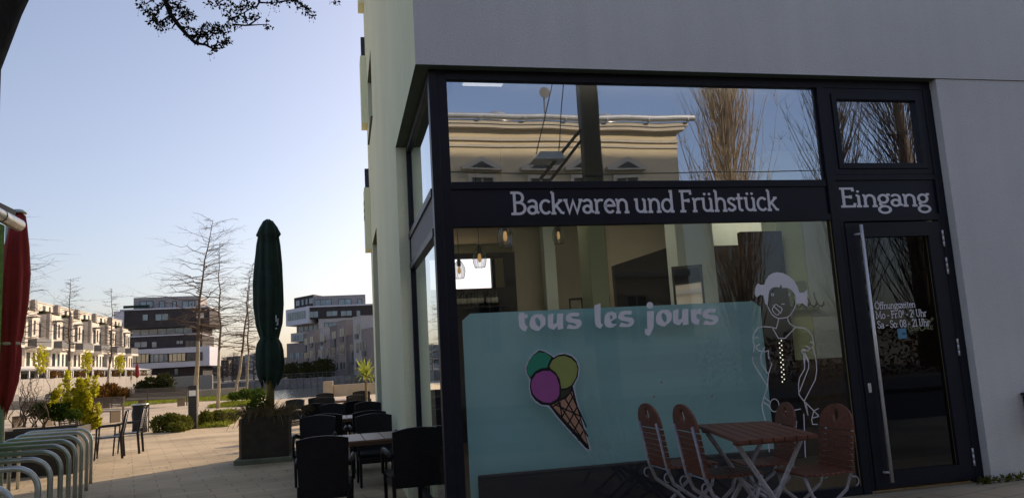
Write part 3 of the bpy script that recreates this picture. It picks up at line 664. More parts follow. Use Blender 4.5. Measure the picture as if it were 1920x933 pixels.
# rear window frame and header
b = MB(); ring(b, .75, 2.8, 2.45, 3.9, .08, 10.80, 10.95); P(b, 'rear_window', 'frame')
c0, c1 = onY(852, 500, 7.6), onY(966, 500, 7.6); zt, zb_, zs = onY(900, 474, 7.6).z, onY(900, 540, 7.6).z, onY(900, 483, 7.6).z
xw = onY(947, 500, 7.6).x
b = MB(); b.box(c0.x-.8, c1.x, 7.6, 7.75, zs, zt); b.box(xw, c1.x, 7.6, 7.75, 0, zs); b.box(c0.x-.8, xw, 7.6, 7.75, 0, zb_)
P(b, 'bar_back', 'interior_dark')
t = thing('wall_shelf', 'dark shelf board holding the row of wine bottles', 'shelf', (c0.x+.4, 7.4, zb_-.75))
zsb = onY(900, 573, 7.4).z
b = MB(); b.bbox(c0.x-.5, xw+.1, 7.35, 7.58, zsb-.04, zsb, .005); b.build('board', 'black_paint', t)
b = MB(); b.box(xw-.2, xw-.17, 7.4, 7.58, zsb-.2, zsb-.041); b.build('bracket', 'dark_metal', t)
words = ['first', 'second', 'third', 'fourth', 'fifth', 'sixth', 'seventh', 'eighth', 'ninth', 'tenth', 'eleventh', 'twelfth']
bt = None
for k, cx in enumerate((70, 95, 113, 145, 172, 192, 214, 236, 282, 313, 336)):
    p = onY(840+cx/3.7325, 560, 7.45)
    if bt is None:
        bt = thing('wine_bottle', '', 'bottle', (p.x, 7.45, zsb), 'wine bottles on the shelf behind the counter')
        b = MB(); b.lathe(bt.location, ((.038, 0), (.04, .01), (.04, .19), (.034, .22), (.015, .25), (.015, .31), (.017, .312), (.017, .325)), 12); b.build('body', 'bottle_glass', bt, smooth=True)
        b = MB(); b.lathe(bt.location, ((.0415, .05), (.0415, .15)), 12); b.build('label', 'bottle_label', bt, smooth=True); o = bt
    else:
        o = copy_tree(bt); o.location = (p.x, 7.45, zsb)
    o['label'] = words[k]+' wine bottle from the left on the shelf under the rear window'
# pendant lamps
def pendant(px, py, y, lab, first=None):
    p = onY(px, py, y)
    if first is None:
        t = thing('pendant_lamp', lab, 'lamp', (p.x, y, p.z), 'glass pendant lamps hanging in the cafe')
        L = t.location; b = MB(); b.tube(((L.x, y, L.z+.14), (L.x, y, L.z+1.6)), .004, 6); b.build('cord', 'black_paint', t)
        b = MB(); b.lathe(L, ((.022, .05), (.03, .06), (.03, .15), (.012, .17)), 12); b.build('socket', 'black_paint', t, smooth=True)
        b = MB(); i = [(.035, .13), (.075, .07), (.095, .0), (.09, -.07), (.07, -.14)]
        for k in range(4):
            for a in range(12):
                q0, q1 = 2*math.pi*a/12, 2*math.pi*(a+1)/12; (r0, z0), (r1, z1) = i[k], i[k+1]
                b.poly([(L.x+rr*math.cos(q), y+rr*math.sin(q), L.z+z) for rr, z, q in ((r0, z0, q0), (r0, z0, q1), (r1, z1, q1), (r1, z1, q0))])
        for a in range(6):
            q = math.pi*a/3; b.tube([(L.x+rr*1.01*math.cos(q), y+rr*1.01*math.sin(q), L.z+z) for rr, z in i], .0022, 4, 1)
        b.tube([(L.x+.07*math.cos(q), y+.07*math.sin(q), L.z-.14) for q in [k*math.pi/8 for k in range(17)]], .003, 4, 1)
        b.build('glass_shade', ['lamp_glass', 'black_paint'], t)
        b = MB(); b.lathe(L, ((.012, .05), (.022, .02), (.028, -.02), (.02, -.06), (.004, -.07)), 10); b.build('bulb', 'bulb', t, smooth=True)
        return t
    o = copy_tree(first); o.location = (p.x, y, p.z); o['label'] = lab; return o
pl = pendant(899, 482, 3.6, 'glass pendant lamp with amber bulb in front of the rear window')
pendant(861, 505, 5.2, 'glass pendant lamp hanging lowest, beside the corner post', pl)
pendant(947, 441, 2.2, 'larger looking glass pendant lamp high under the sign, nearest the window', pl)
pendant(1047, 440, 4.6, 'glass pendant lamp above the framed pictures', pl)
# framed pictures
def picture(px0, px1, py0, py1, y, lab, art='picture_art', lean=.0):
    a, c = onY(px0, py1, y), onY(px1, py0, y); cx, cz = (a.x+c.x)/2, (a.z+c.z)/2
    t = thing('framed_picture', lab, 'picture', (cx, y, a.z), None)
    b = MB(); ring(b, a.x, c.x, a.z, c.z, .03, y-.03, y+.01); b.build('frame', 'black_paint', t)
    b = MB(); b.box(a.x+.03, c.x-.03, y-.012, y, a.z+.03, c.z-.03); b.build('picture_panel', art, t)
    t.rotation_euler.z = R(lean); return t
picture(1070, 1092, 558, 600, 6.6, 'small black framed picture left of the larger one on the beige wall', lean=-25)
picture(1105, 1131, 547, 610, 6.2, 'black framed picture with yellow green corner next to the dark pillar', lean=-25)
picture(1270, 1313, 497, 600, 3.2, 'tall black framed mirror picture before the white pillar', 'mirror', lean=-30)
# coat hooks
q0, q1 = onY(1480, 580, 2.5), onY(1535, 575, 2.5)
t = thing('coat_rack', 'wall rack of curved dark hooks right of the drawn face', 'coat rack', (q0.x, 2.58, q0.z))
b = MB(); b.bbox(q0.x-.02, q1.x+.05, 2.56, 2.595, q0.z-.02, q0.z+.03, .004); b.build('rail', 'interior_green', t)
for k in range(5):
    x = q0.x+(q1.x-q0.x)*k/4; z = q0.z+.05; b = MB(); b.tube([(x-.02, 2.55, z+.16), (x-.01, 2.54, z+.08), (x+.01, 2.52, z), (x+.035, 2.49, z-.03), (x+.06, 2.47, z), (x+.055, 2.46, z+.035)], [.006, .007, .010, .016, .016, .012], 6); b.build('hook', 'black_paint', t, smooth=True)
q0, q1 = onY(1490, 550, 2.5), onY(1515, 525, 2.5)
b = MB(); b.bbox(q0.x, q1.x, 2.57, 2.594, q0.z, q1.z, .004); o = b.build('notice_board', 'interior_green', loc=(q0.x, 2.58, q0.z)); tag(o, 'small green wooden board fixed above the coat hooks', 'board')
# string of lights
t0, t1 = onY(1463, 638, 1.6), onY(1469, 715, 1.6); b = MB()
tt = thing('light_string', 'vertical string of tiny white lights behind the drawn waitress', 'light string', tuple(t1))
b.tube((tuple(t0), tuple(t1)), .002, 4); b.build('cord', 'black_paint', tt)
b = MB()
for k in range(18):
    p = t0.lerp(t1, k/17); c = (p.x+.014*(-1)**k, p.y, p.z); b.lathe(c, ((.001, -.009), (.008, -.004), (.008, .004), (.001, .009)), 6)
b.build('bead', 'garland', tt)
q0, q1 = onY(1404, 600, 2.45), onY(1484, 600, 2.45); zt = onY(1440, 433, 2.45).z
b = MB(); b.bbox(q0.x, q1.x, 2.45, 2.54, 0, zt, .01); b.bbox(q0.x+.03, q1.x-.03, 2.44, 2.45, .1, zt-.15, .004)
o = b.build('tall_cabinet', 'interior_dark', loc=((q0.x+q1.x)/2, 2.5, 0)); tag(o, 'tall dark cabinet panel behind the drawn waitress', 'cabinet')
slab('dark_backing', 1600, 1860, 1.7, 0, ZB-.08, 'interior_dark', .1)  # added dark slab that blacks out the view through the door
t = thing('fill_strip', 'thin added fill strip, unseen behind the window head', 'lamp', (2.0, .22, ZB-.03))  # added, unseen source that brightens the pillar from the front
b = MB(); b.box(.6, 4.0, .20, .25, ZB-.012, ZB+.006); b.build('housing', 'interior_white', t)
b = MB(); b.box(.62, 3.98, .203, .247, ZB-.026, ZB-.013); b.build('diffuser', 'fill_strip', t)
q = onZ(868, 157, 4.03); t = thing('ceiling_panel', 'small dim lit ceiling panel showing through the top left corner of the upper pane', 'lamp', (q.x, q.y, ZB-.05))
b = MB(); b.bbox(q.x, q.x+.42, q.y-.05, q.y+.16, ZB-.04, ZB+.006, .006); b.build('housing', 'interior_white', t)
b = MB(); b.box(q.x+.02, q.x+.40, q.y-.03, q.y+.14, ZB-.05, ZB-.041); b.build('diffuser', 'dim_light', t)
# added ceiling fill lights, hidden by the fascia, to brighten the interior
cl = None; q = onZ(868, 157, 4.03)
for x0, y, rz, lab in ((2.2, 5.0, 0, 'added fill light in the middle of the cafe, unseen behind the fascia'), (5.6, 4.95, 0, 'added unseen fill light farthest right in the cafe')):
    if cl is None:
        cl = thing('ceiling_fill', lab, 'lamp', (x0, y, ZB-.1), 'added unseen fill lights of the cafe')
        b = MB(); b.bbox(x0, x0+1.5, y, y+.30, ZB-.06, ZB+.008, .01); b.build('housing', 'interior_white', cl)
        b = MB(); b.box(x0+.03, x0+1.47, y+.03, y+.27, ZB-.075, ZB-.061); b.build('diffuser', 'fill_tube', cl)
    else: o = copy_tree(cl); o.location = (x0, y, ZB-.1); o['label'] = lab
    if rz == 1: o.scale = (1.9, .45, 1)
    if rz == 0 and x0 == q.x: o.scale = (.32, .6, 1)
# ================================================================== TERRACE: RATTAN CHAIRS AND TABLES
def make_rattan(label):
    t = thing('rattan_chair', label, 'chair', (0, 0, 0), 'dark woven armchairs at the terrace tables')
    b = MB(); n = 10; W = .25                                     # backrest: slightly curved woven shell, chair faces +y
    def bp(u, v, off): return (W*(2*u-1)*(.94+.06*v), -.27-.10*v-.03*(1-(2*u-1)**2)+off, .30+.57*v+.035*v*(1-(2*u-1)**2))
    for off, fl in ((0, 0), (.045, 1)):
        i = len(b.v); b.v += [bp(a/n, c/n, off) for c in range(n+1) for a in range(n+1)]
        for c in range(n):
            for a in range(n):
                q = i+c*(n+1)+a; f = (q, q+1, q+n+2, q+n+1); b.f.append(f if not fl else f[::-1]); b.m.append(0)
    N = (n+1)*(n+1)
    edge = [k for k in range(n+1)]+[k*(n+1)+n for k in range(1, n+1)]+[n*(n+1)+k for k in range(n-1, -1, -1)]+[k*(n+1) for k in range(n-1, 0, -1)]
    for k in range(len(edge)):
        p, q = edge[k], edge[(k+1) % len(edge)]; b.f.append((q, p, N+p, N+q)); b.m.append(0)
    b.build('backrest', 'rattan', t)
    b = MB(); b.bbox(-.25, .25, -.24, .24, .38, .44, .02); b.bbox(-.24, .24, -.22, .245, .30, .379, .01); b.build('seat', 'rattan', t)
    for sx in (-1, 1):
        b = MB(); x = sx*.265
        b.tube([(x, .24, .40), (x, .245, .58), (x*1.02, .20, .645), (x*1.02, .05, .655), (x, -.15, .645), (x*.96, -.29, .62)], [.022, .024, .028, .030, .027, .022], 8, flat=(.8, 1.2)); b.build('armrest', 'rattan', t, smooth=True)
        b = MB(); b.tube([(sx*.24, .22, -.0), (sx*.245, .225, .42)], [.017, .022], 6); b.build('leg', 'rattan', t)
        b = MB(); b.tube([(sx*.235, -.30, -.0), (sx*.235, -.26, .42)], [.017, .022], 6); b.build('leg', 'rattan', t)
    return t
def make_table(label):
    t = thing('terrace_table', label, 'table', (0, 0, 0), 'wood topped tables on the terrace')
    b = MB()
    for k in range(6): b.bbox(-.66+k*.222, -.66+k*.222+.214, -.47, .47, .715, .74, .003)
    b.bbox(-.62, .62, -.43, .43, .68, .714, .004); b.build('tabletop', 'table_wood', t)
    for sx in (-1, 1):
        for sy in (-1, 1): b = MB(); b.bbox(sx*.60-.025, sx*.60+.025, sy*.42-.025, sy*.42+.025, 0, .679, .004); b.build('leg', 'dark_metal', t)
    return t
def put(o, x, y, rz=0, z=TG): o.location = (x, y, z); o.rotation_euler.z = R(rz)
side = {'l': 'left', 'r': 'right'}
rc = None
rows = ['first', 'second', 'third', 'fourth', 'fifth']
spots = [ # x, y, facing, label
 (-.90, 1.65, -3, 'nearest dark woven armchair, its wide back turned to us left of the first table'),
 (-.02, 1.86, 6, 'dark woven armchair with its back to us, closest to the corner post'),
 (-1.10, 4.70, 176, 'dark woven armchair behind the nearest one, sticking out to its left'),
 (-.28, 4.15, 184, 'dark woven armchair at the far side of the first table, right end'),
 (-.95, 5.70, -4, 'dark woven armchair at the near side of the second table, left end'),
 (-.35, 5.75, 3, 'dark woven armchair at the near side of the second table, right end'),
 (-.93, 8.55, 178, 'dark woven armchair at the far side of the second table, left end'),
 (-.22, 8.30, 185, 'dark woven armchair at the far side of the second table, right end'),
 (-1.25, 9.75, -2, 'dark woven armchair at the near side of the third table, left end'),
 (-.50, 9.85, 4, 'dark woven armchair at the near side of the third table, right end'),
 (-1.15, 12.4, 180, 'dark woven armchair at the far side of the third table, left end'),
 (-.30, 12.3, 184, 'dark woven armchair at the far side of the third table, right end'),
 (-1.30, 13.7, 0, 'dark woven armchair at the near side of the fourth table, left end'),
 (-.40, 13.8, 3, 'dark woven armchair at the near side of the fourth table, right end'),
 (-1.2, 16.3, 182, 'dark woven armchair at the far side of the fourth table, left end'),
 (-.2, 16.2, 178, 'dark woven armchair at the far side of the fourth table, right end'),
 (-2.0, 12.6, 150, 'dark woven armchair standing alone left of the third table'),
]
for k, (x, y, rz, lab) in enumerate(spots):
    if rc is None: rc = make_rattan(lab); o = rc
    else: o = copy_tree(rc); o['label'] = lab
    put(o, x, y, rz)
tb = None
for k, (x, y, rz) in enumerate(((-.50, 2.80, 2), (-.66, 7.05, 0), (-.80, 11.0, 1), (-.80, 15.0, 0))):
    lab = rows[k]+' wood topped terrace table counted away from the camera'
    if tb is None: tb = make_table(lab); o = tb
    else: o = copy_tree(tb); o['label'] = lab
    put(o, x, y, rz)

# ================================================================== BISTRO SET UNDER THE WINDOW
def make_bistro_chair(label):
    t = thing('folding_chair', label, 'chair', (0, 0, 0), 'red brown folding slat chairs at the bistro table')   # faces +x
    # back: rounded headboard with finger hole and slats, leaning back; local back plane
    def bk(u, v): return (-.20-.17*(v-.42)*.9, u, v)    # u across, v height
    b = MB()
    top = [(-.205, .80)]+[( .205*math.cos(R(a)), .80+.15*math.sin(R(a))) for a in range(180, -1, -15)][1:-1]+[(.205, .80), (.205, .76), (-.205, .76)]
    hole = [(.035*math.cos(R(a)), .865+.048*math.sin(R(a))) for a in range(0, 360, 30)]
    for d in (0, .018): b.shape([top, hole], lambda u, v, d=d: (bk(u, v)[0]+d, u, v))
    for lp in (top, hole):
        for k in range(len(lp)):
            (u0, v0), (u1, v1) = lp[k], lp[(k+1) % len(lp)]; p, q = bk(u0, v0), bk(u1, v1)
            b.poly((p, q, (q[0]+.018, q[1], q[2]), (p[0]+.018, p[1], p[2])))
    for k in range(7):
        v0 = .455+k*.043; p, q = bk(0, v0), bk(0, v0+.036)
        b.poly(((p[0], -.21, p[2]), (p[0], .21, p[2]), (q[0], .21, q[2]), (q[0], -.21, q[2])))
        b.poly(((p[0]+.018, -.21, p[2]), (p[0]+.018, .21, p[2]), (q[0]+.018, .21, q[2]), (q[0]+.018, -.21, q[2])))
        for (a, c, e, f) in ((p[0], p[2], p[0]+.018, p[2]), (q[0], q[2], q[0]+.018, q[2])):
            b.poly(((a, -.21, c), (a, .21, c), (e, .21, f), (e, -.21, f)))
        for s in (-.21, .21): b.poly(((p[0], s, p[2]), (q[0], s, q[2]), (q[0]+.018, s, q[2]), (p[0]+.018, s, p[2])))
    b.build('backrest', 'bistro_wood', t)
    b = MB()
    for k in range(9): x = -.19+k*.046; b.bbox(x, x+.038, -.205, .205, .45-.006*math.sin(k*.4), .468-.006*math.sin(k*.4), .004)
    b.build('seat', 'bistro_wood', t)
    for s in (-1, 1):
        y = s*.165; b = MB()      # long stile: from back top, past the seat, sweeping to the front foot
        b.tube([(-.268, y, .80), (-.205, y, .44), (-.16, y, .33), (.02, y, .20), (.22, y, .0)], .0115, 6, flat=(1.3, .6)); b.build('stile', 'zinc', t, smooth=True)
        b = MB(); y = s*.185
        b.tube([(.20, y, .445), (.15, y, .30), (-.02, y, .16), (-.24, y, .0)], .0115, 6, flat=(1.3, .6)); b.build('leg', 'zinc', t, smooth=True)
        b = MB(); b.tube([(-.20, s*.19, .43)]+[(-.22+.03*math.cos(R(a)), s*.19, .385+.035*math.sin(R(a))) for a in range(60, 300, 30)], .006, 6); b.build('hook', 'zinc', t, smooth=True)
    b = MB(); b.tube([(-.20, -.19, .44), (-.20, .19, .44)], .006, 6); b.tube([(.19, -.19, .44), (.19, .19, .44)], .006, 6); b.tube([(-.22, -.18, .02), (-.22, .18, .02)], .007, 6); b.tube([(.20, -.165, .02), (.20, .165, .02)], .007, 6); b.build('crossbar', 'zinc', t, smooth=True)
    return t
bc = None
for x, y, rz, sc, lab in ((2.10, -.30, 2, 1.06, 'red brown folding slat chair farthest left, behind its neighbour'), (2.13, -.98, -2, 1.08, 'red brown folding slat chair left of the table, seat pulled out'),
                     (2.78, -.42, 171, .99, 'red brown folding slat chair at the far right corner, partly behind the tabletop'), (2.83, -1.10, 181, 1.0, 'red brown folding slat chair in front of the door side, rightmost of the four')):
    if bc is None: bc = make_bistro_chair(lab); o = bc
    else: o = copy_tree(bc); o['label'] = lab
    o.location = (x, y, 0); o.rotation_euler.z = R(rz); o.scale = (sc, sc, sc)
TZ = .83
c4 = [onZ(px, py, TZ) for px, py in ((1303, 795), (1385, 826), (1535, 813), (1440, 788))]
ctr = sum(c4, Vector())/4
t = thing('bistro_table', 'red brown slatted folding table with zinc legs under the shop window', 'table', (ctr.x, ctr.y, 0))
b = MB(); n = 7
def q4(u, v): return (c4[0]*(1-u)*(1-v)+c4[3]*u*(1-v)+c4[2]*u*v+c4[1]*(1-u)*v)
for k in range(n):
    u0, u1 = (k+.05)/n, (k+.95)/n; P8 = [q4(u0, 0), q4(u1, 0), q4(u1, 1), q4(u0, 1)]
    b.ext([(p.x, p.y) for p in P8], 2, TZ-.024, TZ)
for v in (.14, .86):
    P8 = [q4(.03, v-.03), q4(.97, v-.03), q4(.97, v+.03), q4(.03, v+.03)]; b.ext([(p.x, p.y) for p in P8], 2, TZ-.05, TZ-.0245)
b.build('tabletop', 'bistro_wood', t)
for v in (.16, .84):
    p0, p1 = q4(.08, v), q4(.92, v)
    for a, c, dy in ((p0, p1, .0), (p1, p0, .03)):
        b = MB(); b.tube([(a.x, a.y+dy, TZ-.05), (a.x*.55+c.x*.45, a.y*.55+c.y*.45+dy, .42), (c.x, c.y+dy, .0)], .013, 6, flat=(1.4, .7)); b.build('leg', 'zinc', t)
b = MB(); p0, p1 = q4(.5, .16), q4(.5, .84); b.tube([(p0.x, p0.y, .43), (p1.x, p1.y, .43)], .009, 6); b.build('crossbar', 'zinc', t)

# post box on the right wall
p = onY(1916, 735, .0)
t = thing('letter_box', 'dark metal letter box fixed to the wall at the right edge', 'letter box', (p.x+.2, -.06, p.z-.18))
b = MB(); b.bbox(p.x, p.x+.38, -.13, .009, p.z-.36, p.z-.03, .01); b.build('body', 'black_paint', t)
b = MB(); b.bbox(p.x-.02, p.x+.40, -.15, .009, p.z-.029, p.z, .008); b.build('lid', 'dark_metal', t)
# weeds
def weed(x, y, n, lab):
    b = MB()
    for k in range(n):
        a = random.uniform(0, 6.28); r_ = random.uniform(0, .10); b.leaf((x+math.cos(a)*r_, y-abs(math.sin(a))*r_*.5, random.uniform(0, .04)), .05, .022)
    tag(b.build('weed', 'hedge_leaf', loc=(x, y, 0)), lab, 'weed', 'weeds at the foot of the wall')
for px, n, lab in ((1846, 60, 'flat green weed beside the door frame at the wall foot'), (1868, 26, 'smallest green weed at the foot of the grey wall'), (1890, 34, 'green weed growing from the wall foot, middle of the row'), (1910, 30, 'green weed at the wall foot by the right picture edge')):
    p = onY(px, 900, -.03); weed(p.x, -.04, n, lab)

# ================================================================== PLANTER WITH GREEN PARASOL
px_, py_ = -2.06, 8.28
t = thing('planter_box', 'dark square planter with spilling dry grass on a mossy slab', 'planter', (px_, py_, TG))
b = MB(); x0, x1, y0, y1, z0, z1 = px_-.40, px_+.40, py_-.40, py_+.40, TG+.09, TG+.80
b.bbox(x0, x1, y0, y0+.03, z0, z1, .006); b.bbox(x0, x1, y1-.03, y1, z0, z1, .006); b.bbox(x0, x0+.03, y0+.031, y1-.031, z0, z1, .006); b.bbox(x1-.03, x1, y0+.031, y1-.031, z0, z1, .006); b.box(x0+.03, x1-.03, y0+.03, y1-.03, z0, z1-.06)
b.build('box', 'planter', t)
b = MB(); b.bbox(x0-.045, x0-.005, y0+.05, y0+.25, z0, z1-.03, .004); b.bbox(x0-.045, x0-.005, y0+.42, y0+.66, z0, z1-.03, .004); b.build('side_batten', 'planter_edge', t)
b = MB(); b.bbox(px_-.52, px_+.47, py_-.50, py_+.5, TG-.02, TG+.088, .015); b.build('base_slab', 'mossy_concrete', t)
b = MB()
for k in range(520):
    a = random.uniform(0, 6.28); r_ = random.uniform(.1, .42); x, y = px_+r_*math.cos(a), py_+r_*math.sin(a)*.95
    L = random.uniform(.35, .62); dx, dy = math.cos(a)*random.uniform(.3, .8), math.sin(a)*random.uniform(.3, .8); pts = []
    for s in range(6):
        u = s/5; pts.append((x+dx*L*u*1.2, y+dy*L*u*1.2, z1-.05+L*(1.15*u-1.35*u*u*(abs(dx)+abs(dy)))))
    w_ = .004
    for s in range(5):
        p, q = pts[s], pts[s+1]; b.poly(((p[0]-w_, p[1], p[2]), (p[0]+w_, p[1], p[2]), (q[0]+w_*.8, q[1], q[2]), (q[0]-w_*.8, q[1], q[2])))
g = tag(b.build('ornamental_grass', 'dry_grass', loc=(px_, py_, z1-.06)), 'dry brown ornamental grass arching over the planter under the green parasol', 'plant')
b = MB()
for k in range(900):
    a = random.uniform(0, 6.28); r_ = .25*math.sqrt(random.random()); h = random.random()
    b.leaf((px_-.17+r_*math.cos(a)*(1.1-.4*h), py_+.05+r_*math.sin(a), z1-.06+.42*h*(1-.5*(r_/.25)**2)+.03), .055, .03)
tag(b.build('box_shrub', 'box_leaf', loc=(px_-.17, py_, z1-.06)), 'small green box shrub beside the parasol pole in the planter', 'shrub')

def parasol(name, lab, pos, prof, folds, m_can, m_pole, pole_r, zt, tie_z, cap=None, amp=.22, lean=(0, 0)):
    t = thing(name, lab, 'parasol', pos)
    L = Vector(pos); n = 96; b = MB()
    for k, (z, r_) in enumerate(prof):
        for a in range(n):
            q = 2*math.pi*a/n; f = 1+amp*math.sin(folds*q+.8*math.sin(z*1.7)+z*.4)+.05*math.sin(3*q+z*2)+.035*math.sin((2*folds+3)*q+z*3.1)
            b.v.append((L.x+r_*f*math.cos(q)+lean[0]*z, L.y+r_*f*math.sin(q), L.z+z+((.07*math.sin(folds*q)+.05*math.sin(3*q+1)) if k == 0 else .012*math.sin(5*q+k))))
    for k in range(len(prof)-1):
        for a in range(n):
            b.f.append((k*n+a, k*n+(a+1) % n, (k+1)*n+(a+1) % n, (k+1)*n+a)); b.m.append(0)
    e = (len(prof)-1)*n; b.f.append(tuple(e+a for a in range(n))); b.m.append(0)
    b.build('canopy', m_can, t, smooth=True)
    b = MB(); b.tube([(L.x, L.y, L.z), (L.x, L.y, L.z+zt-.1)], pole_r, 10); b.build('pole', m_pole, t, smooth=True)
    r_t = min(prof, key=lambda p: abs(p[0]-tie_z))[1]
    b = MB(); b.lathe((L.x+lean[0]*tie_z, L.y, L.z+tie_z), ((r_t*1.05, -.02), (r_t*1.1, 0), (r_t*1.05, .02)), 24); b.build('tie_strap', 'altbau_trim' if m_can == 'parasol_red' else m_can, t, smooth=True)
    return t
gp = parasol('green_parasol', 'closed dark green parasol standing in the planter', (-2.02, 8.5, TG+.70),
        [(.66, .15), (.80, .20), (1.0, .228), (1.25, .222), (1.38, .20), (1.48, .15), (1.56, .17), (1.75, .215), (2.1, .243), (2.5, .245), (2.9, .222), (3.25, .192), (3.40, .17), (3.42, .19), (3.45, .20), (3.58, .15), (3.70, .085), (3.74, .02)],
        8, 'parasol_green', 'pole_wood', .075, 3.7, 1.48, amp=.13)
b = MB(); p = onY(519, 605, 8.24)
for k, (dx, dz, ww, hh) in enumerate(((0, .06, .02, .12), (.03, .02, .018, .10), (-.005, -.07, .03, .02), (.03, .10, .03, .018), (.01, .0, .04, .018))): b.box(p.x+dx-.02, p.x+dx-.02+ww, 8.215, 8.22, p.z+dz-.04, p.z+dz-.04+hh)
b.build('printed_mark', 'tower_white', gp)

# ================================================================== LEFT EDGE: GREEN KIOSK, RED PARASOL
kx, ky = onY(3, 450, 3.9).x, 3.9
t = thing('green_kiosk', 'green rendered kiosk corner with a grey eaves gutter at the left edge', 'kiosk', (kx-1.5, ky-1.2, TG))
g0, g1 = onY(36, 424, 3.7), onY(-10, 352, 3.7)
b = MB(); b.box(kx-3, kx+.03, ky-3.5, ky, TG, g0.z+.05); b.build('wall', 'green_render', t)
b = MB(); d = Vector((g1.x-g0.x, 0, g1.z-g0.z)).normalized()
ge = Vector((g0.x-.02, 3.75, g0.z+.02)); gs = ge + Vector((-.25, -3.6, .28))
pts = [ge.lerp(gs, k/8) for k in range(9)]
b.tube(pts, .075, 16); b.build('gutter', 'gutter', t, smooth=True)
b = MB(); b.tube([ge+Vector((.01, .02, .06)), gs+Vector((.01, 0, .06))], .012, 6)
for k in (1, 3, 5): q = pts[k]; dd = (gs-ge).normalized(); b.tube((q-dd*.008, q+dd*.008), .079, 16)
b.build('gutter_rim', 'rail_grey', t)
b = MB(); b.box(kx-3.1, ge.x-.06, ky-3.6, ky-.1, ge.z+.12, ge.z+.2); b.box(kx-.12, kx+.0, ky-.3, ky-.14, ge.z+.2, ge.z+.28); b.build('roof', 'roof_dark', t)
rp = onY(14, 560, 4.5)
t = parasol('red_parasol', 'closed red parasol tied with a pale strap beside the green kiosk', (rp.x-.02, 4.5, TG),
        [(1.25, .02), (1.36, .07), (1.6, .115), (1.85, .135), (2.03, .13), (2.10, .115), (2.2, .14), (2.6, .165), (3.0, .16), (3.35, .13), (3.65, .095), (3.78, .075), (3.80, .03)],
        6, 'parasol_red', 'pole_green', .035, 3.8, 2.10, amp=.12, lean=(.03, 0))
b = MB(); b.lathe((rp.x+.09, 4.5, TG+3.80), ((.10, 0), (.105, .015), (.06, .05), (.01, .06)), 16); b.build('cap', 'galvanised', t, smooth=True)

# ================================================================== BIKE RACK
bk_pos = [(-3.04, -.24), (-3.32, 1.04), (-3.50, 1.88), (-3.68, 2.73), (-3.86, 3.57), (-4.03, 4.37), (-4.22, 5.23), (-4.41, 6.13), (-4.59, 6.96)]
hp = None
for k, (x, y) in enumerate(bk_pos):
    lab = 'galvanised tubular bike hoop, '+['nearest and mostly cut off by the frame', 'second from the front', 'third from the front', 'fourth from the front', 'in the middle of the row', 'fourth from the far end', 'third from the far end', 'second from the far end', 'last in the row, beside the dark planters'][k]
    if hp is None:
        H, Wd, r_ = .84, 1.05, .19; b = MB(); pts = [(0, 0, -.05), (0, 0, H-r_)]
        pts += [(-r_+r_*math.cos(R(a)), 0, H-r_+r_*math.sin(R(a))) for a in range(10, 91, 10)]
        pts += [(-Wd+r_+r_*math.cos(R(a)), 0, H-r_+r_*math.sin(R(a))) for a in range(90, 171, 10)]
        pts += [(-Wd, 0, H-r_), (-Wd, 0, -.05)]
        b.tube(pts, .026, 12); hp = b.build('bike_hoop', 'galvanised', smooth=True); tag(hp, lab, 'bike rack', 'bike hoops on the paving'); o = hp
    else:
        o = hp.copy(); COL.objects.link(o); o['label'] = lab
    o.location = (x, y, TG); o.rotation_euler.z = R(-4)

# ================================================================== PLANTERS AND BUSHES BEHIND THE RACK
def trough(x0, x1, y0, y1, h, lab):
    t = thing('plant_trough', lab, 'planter', ((x0+x1)/2, (y0+y1)/2, TG))
    b = MB(); z0, z1 = TG, TG+h
    b.bbox(x0, x1, y0, y0+.04, z0, z1, .006); b.bbox(x0, x1, y1-.04, y1, z0, z1, .006); b.bbox(x0, x0+.04, y0+.041, y1-.041, z0, z1, .006); b.bbox(x1-.04, x1, y0+.041, y1-.041, z0, z1, .006); b.build('box', 'planter', t)
    b = MB(); b.box(x0+.04, x1-.04, y0+.04, y1-.04, z0, z1-.05); b.build('soil', 'earth', t)
trough(-6.65, -5.32, 8.7, 9.5, .80, 'long dark plant trough behind the far bike hoops, holding the yellow green shrub')
trough(-8.6, -6.05, 6.9, 7.6, .86, 'dark plant trough behind the bike hoops at the left edge')
def bush(name, lab, cat, blobs, n, m, ls, stem=None, group=None, base=None, upright=0):
    c = base or (blobs[0][0], blobs[0][1], TG); t = thing(name, lab, cat, c, group); b = MB()
    tot = sum(q[3]**2*q[4] for q in blobs)
    for (x, y, z, r_, h) in blobs:
        for k in range(int(n*r_*r_*h/tot)):
            a = random.uniform(0, 6.28); rr = r_*(random.random()**.45); hh = random.uniform(-1, 1); s = math.sqrt(max(0, 1-hh*hh*.85))
            p = Vector((x+rr*s*math.cos(a), y+rr*s*math.sin(a), z+hh*h)); d = None
            if upright: d = Vector((random.gauss(0, .5), random.gauss(0, .5), random.uniform(.2, 1)*upright)).normalized()
            b.leaf(p, ls*random.uniform(.7, 1.3), ls*.55, 0, d)
    b.build('foliage', m, t)
    b = MB()
    for (x, y, z, r_, h) in blobs: b.tube([(c[0]*.3+x*.7, c[1]*.3+y*.7, c[2]), (x+random.gauss(0, .02), y, z), (x, y, z+h*.6)], [.010, .007, .003], 4)
    b.build('stem', 'bark', t)
    return t
def at(px, py, dep): return far(px, py, dep)
D1 = 16.0
def bl(px, py, dep, rpx, hpx): p = at(px, py, dep); k = dep/F; return (p.x, p.y, p.z, rpx*k, hpx*k)
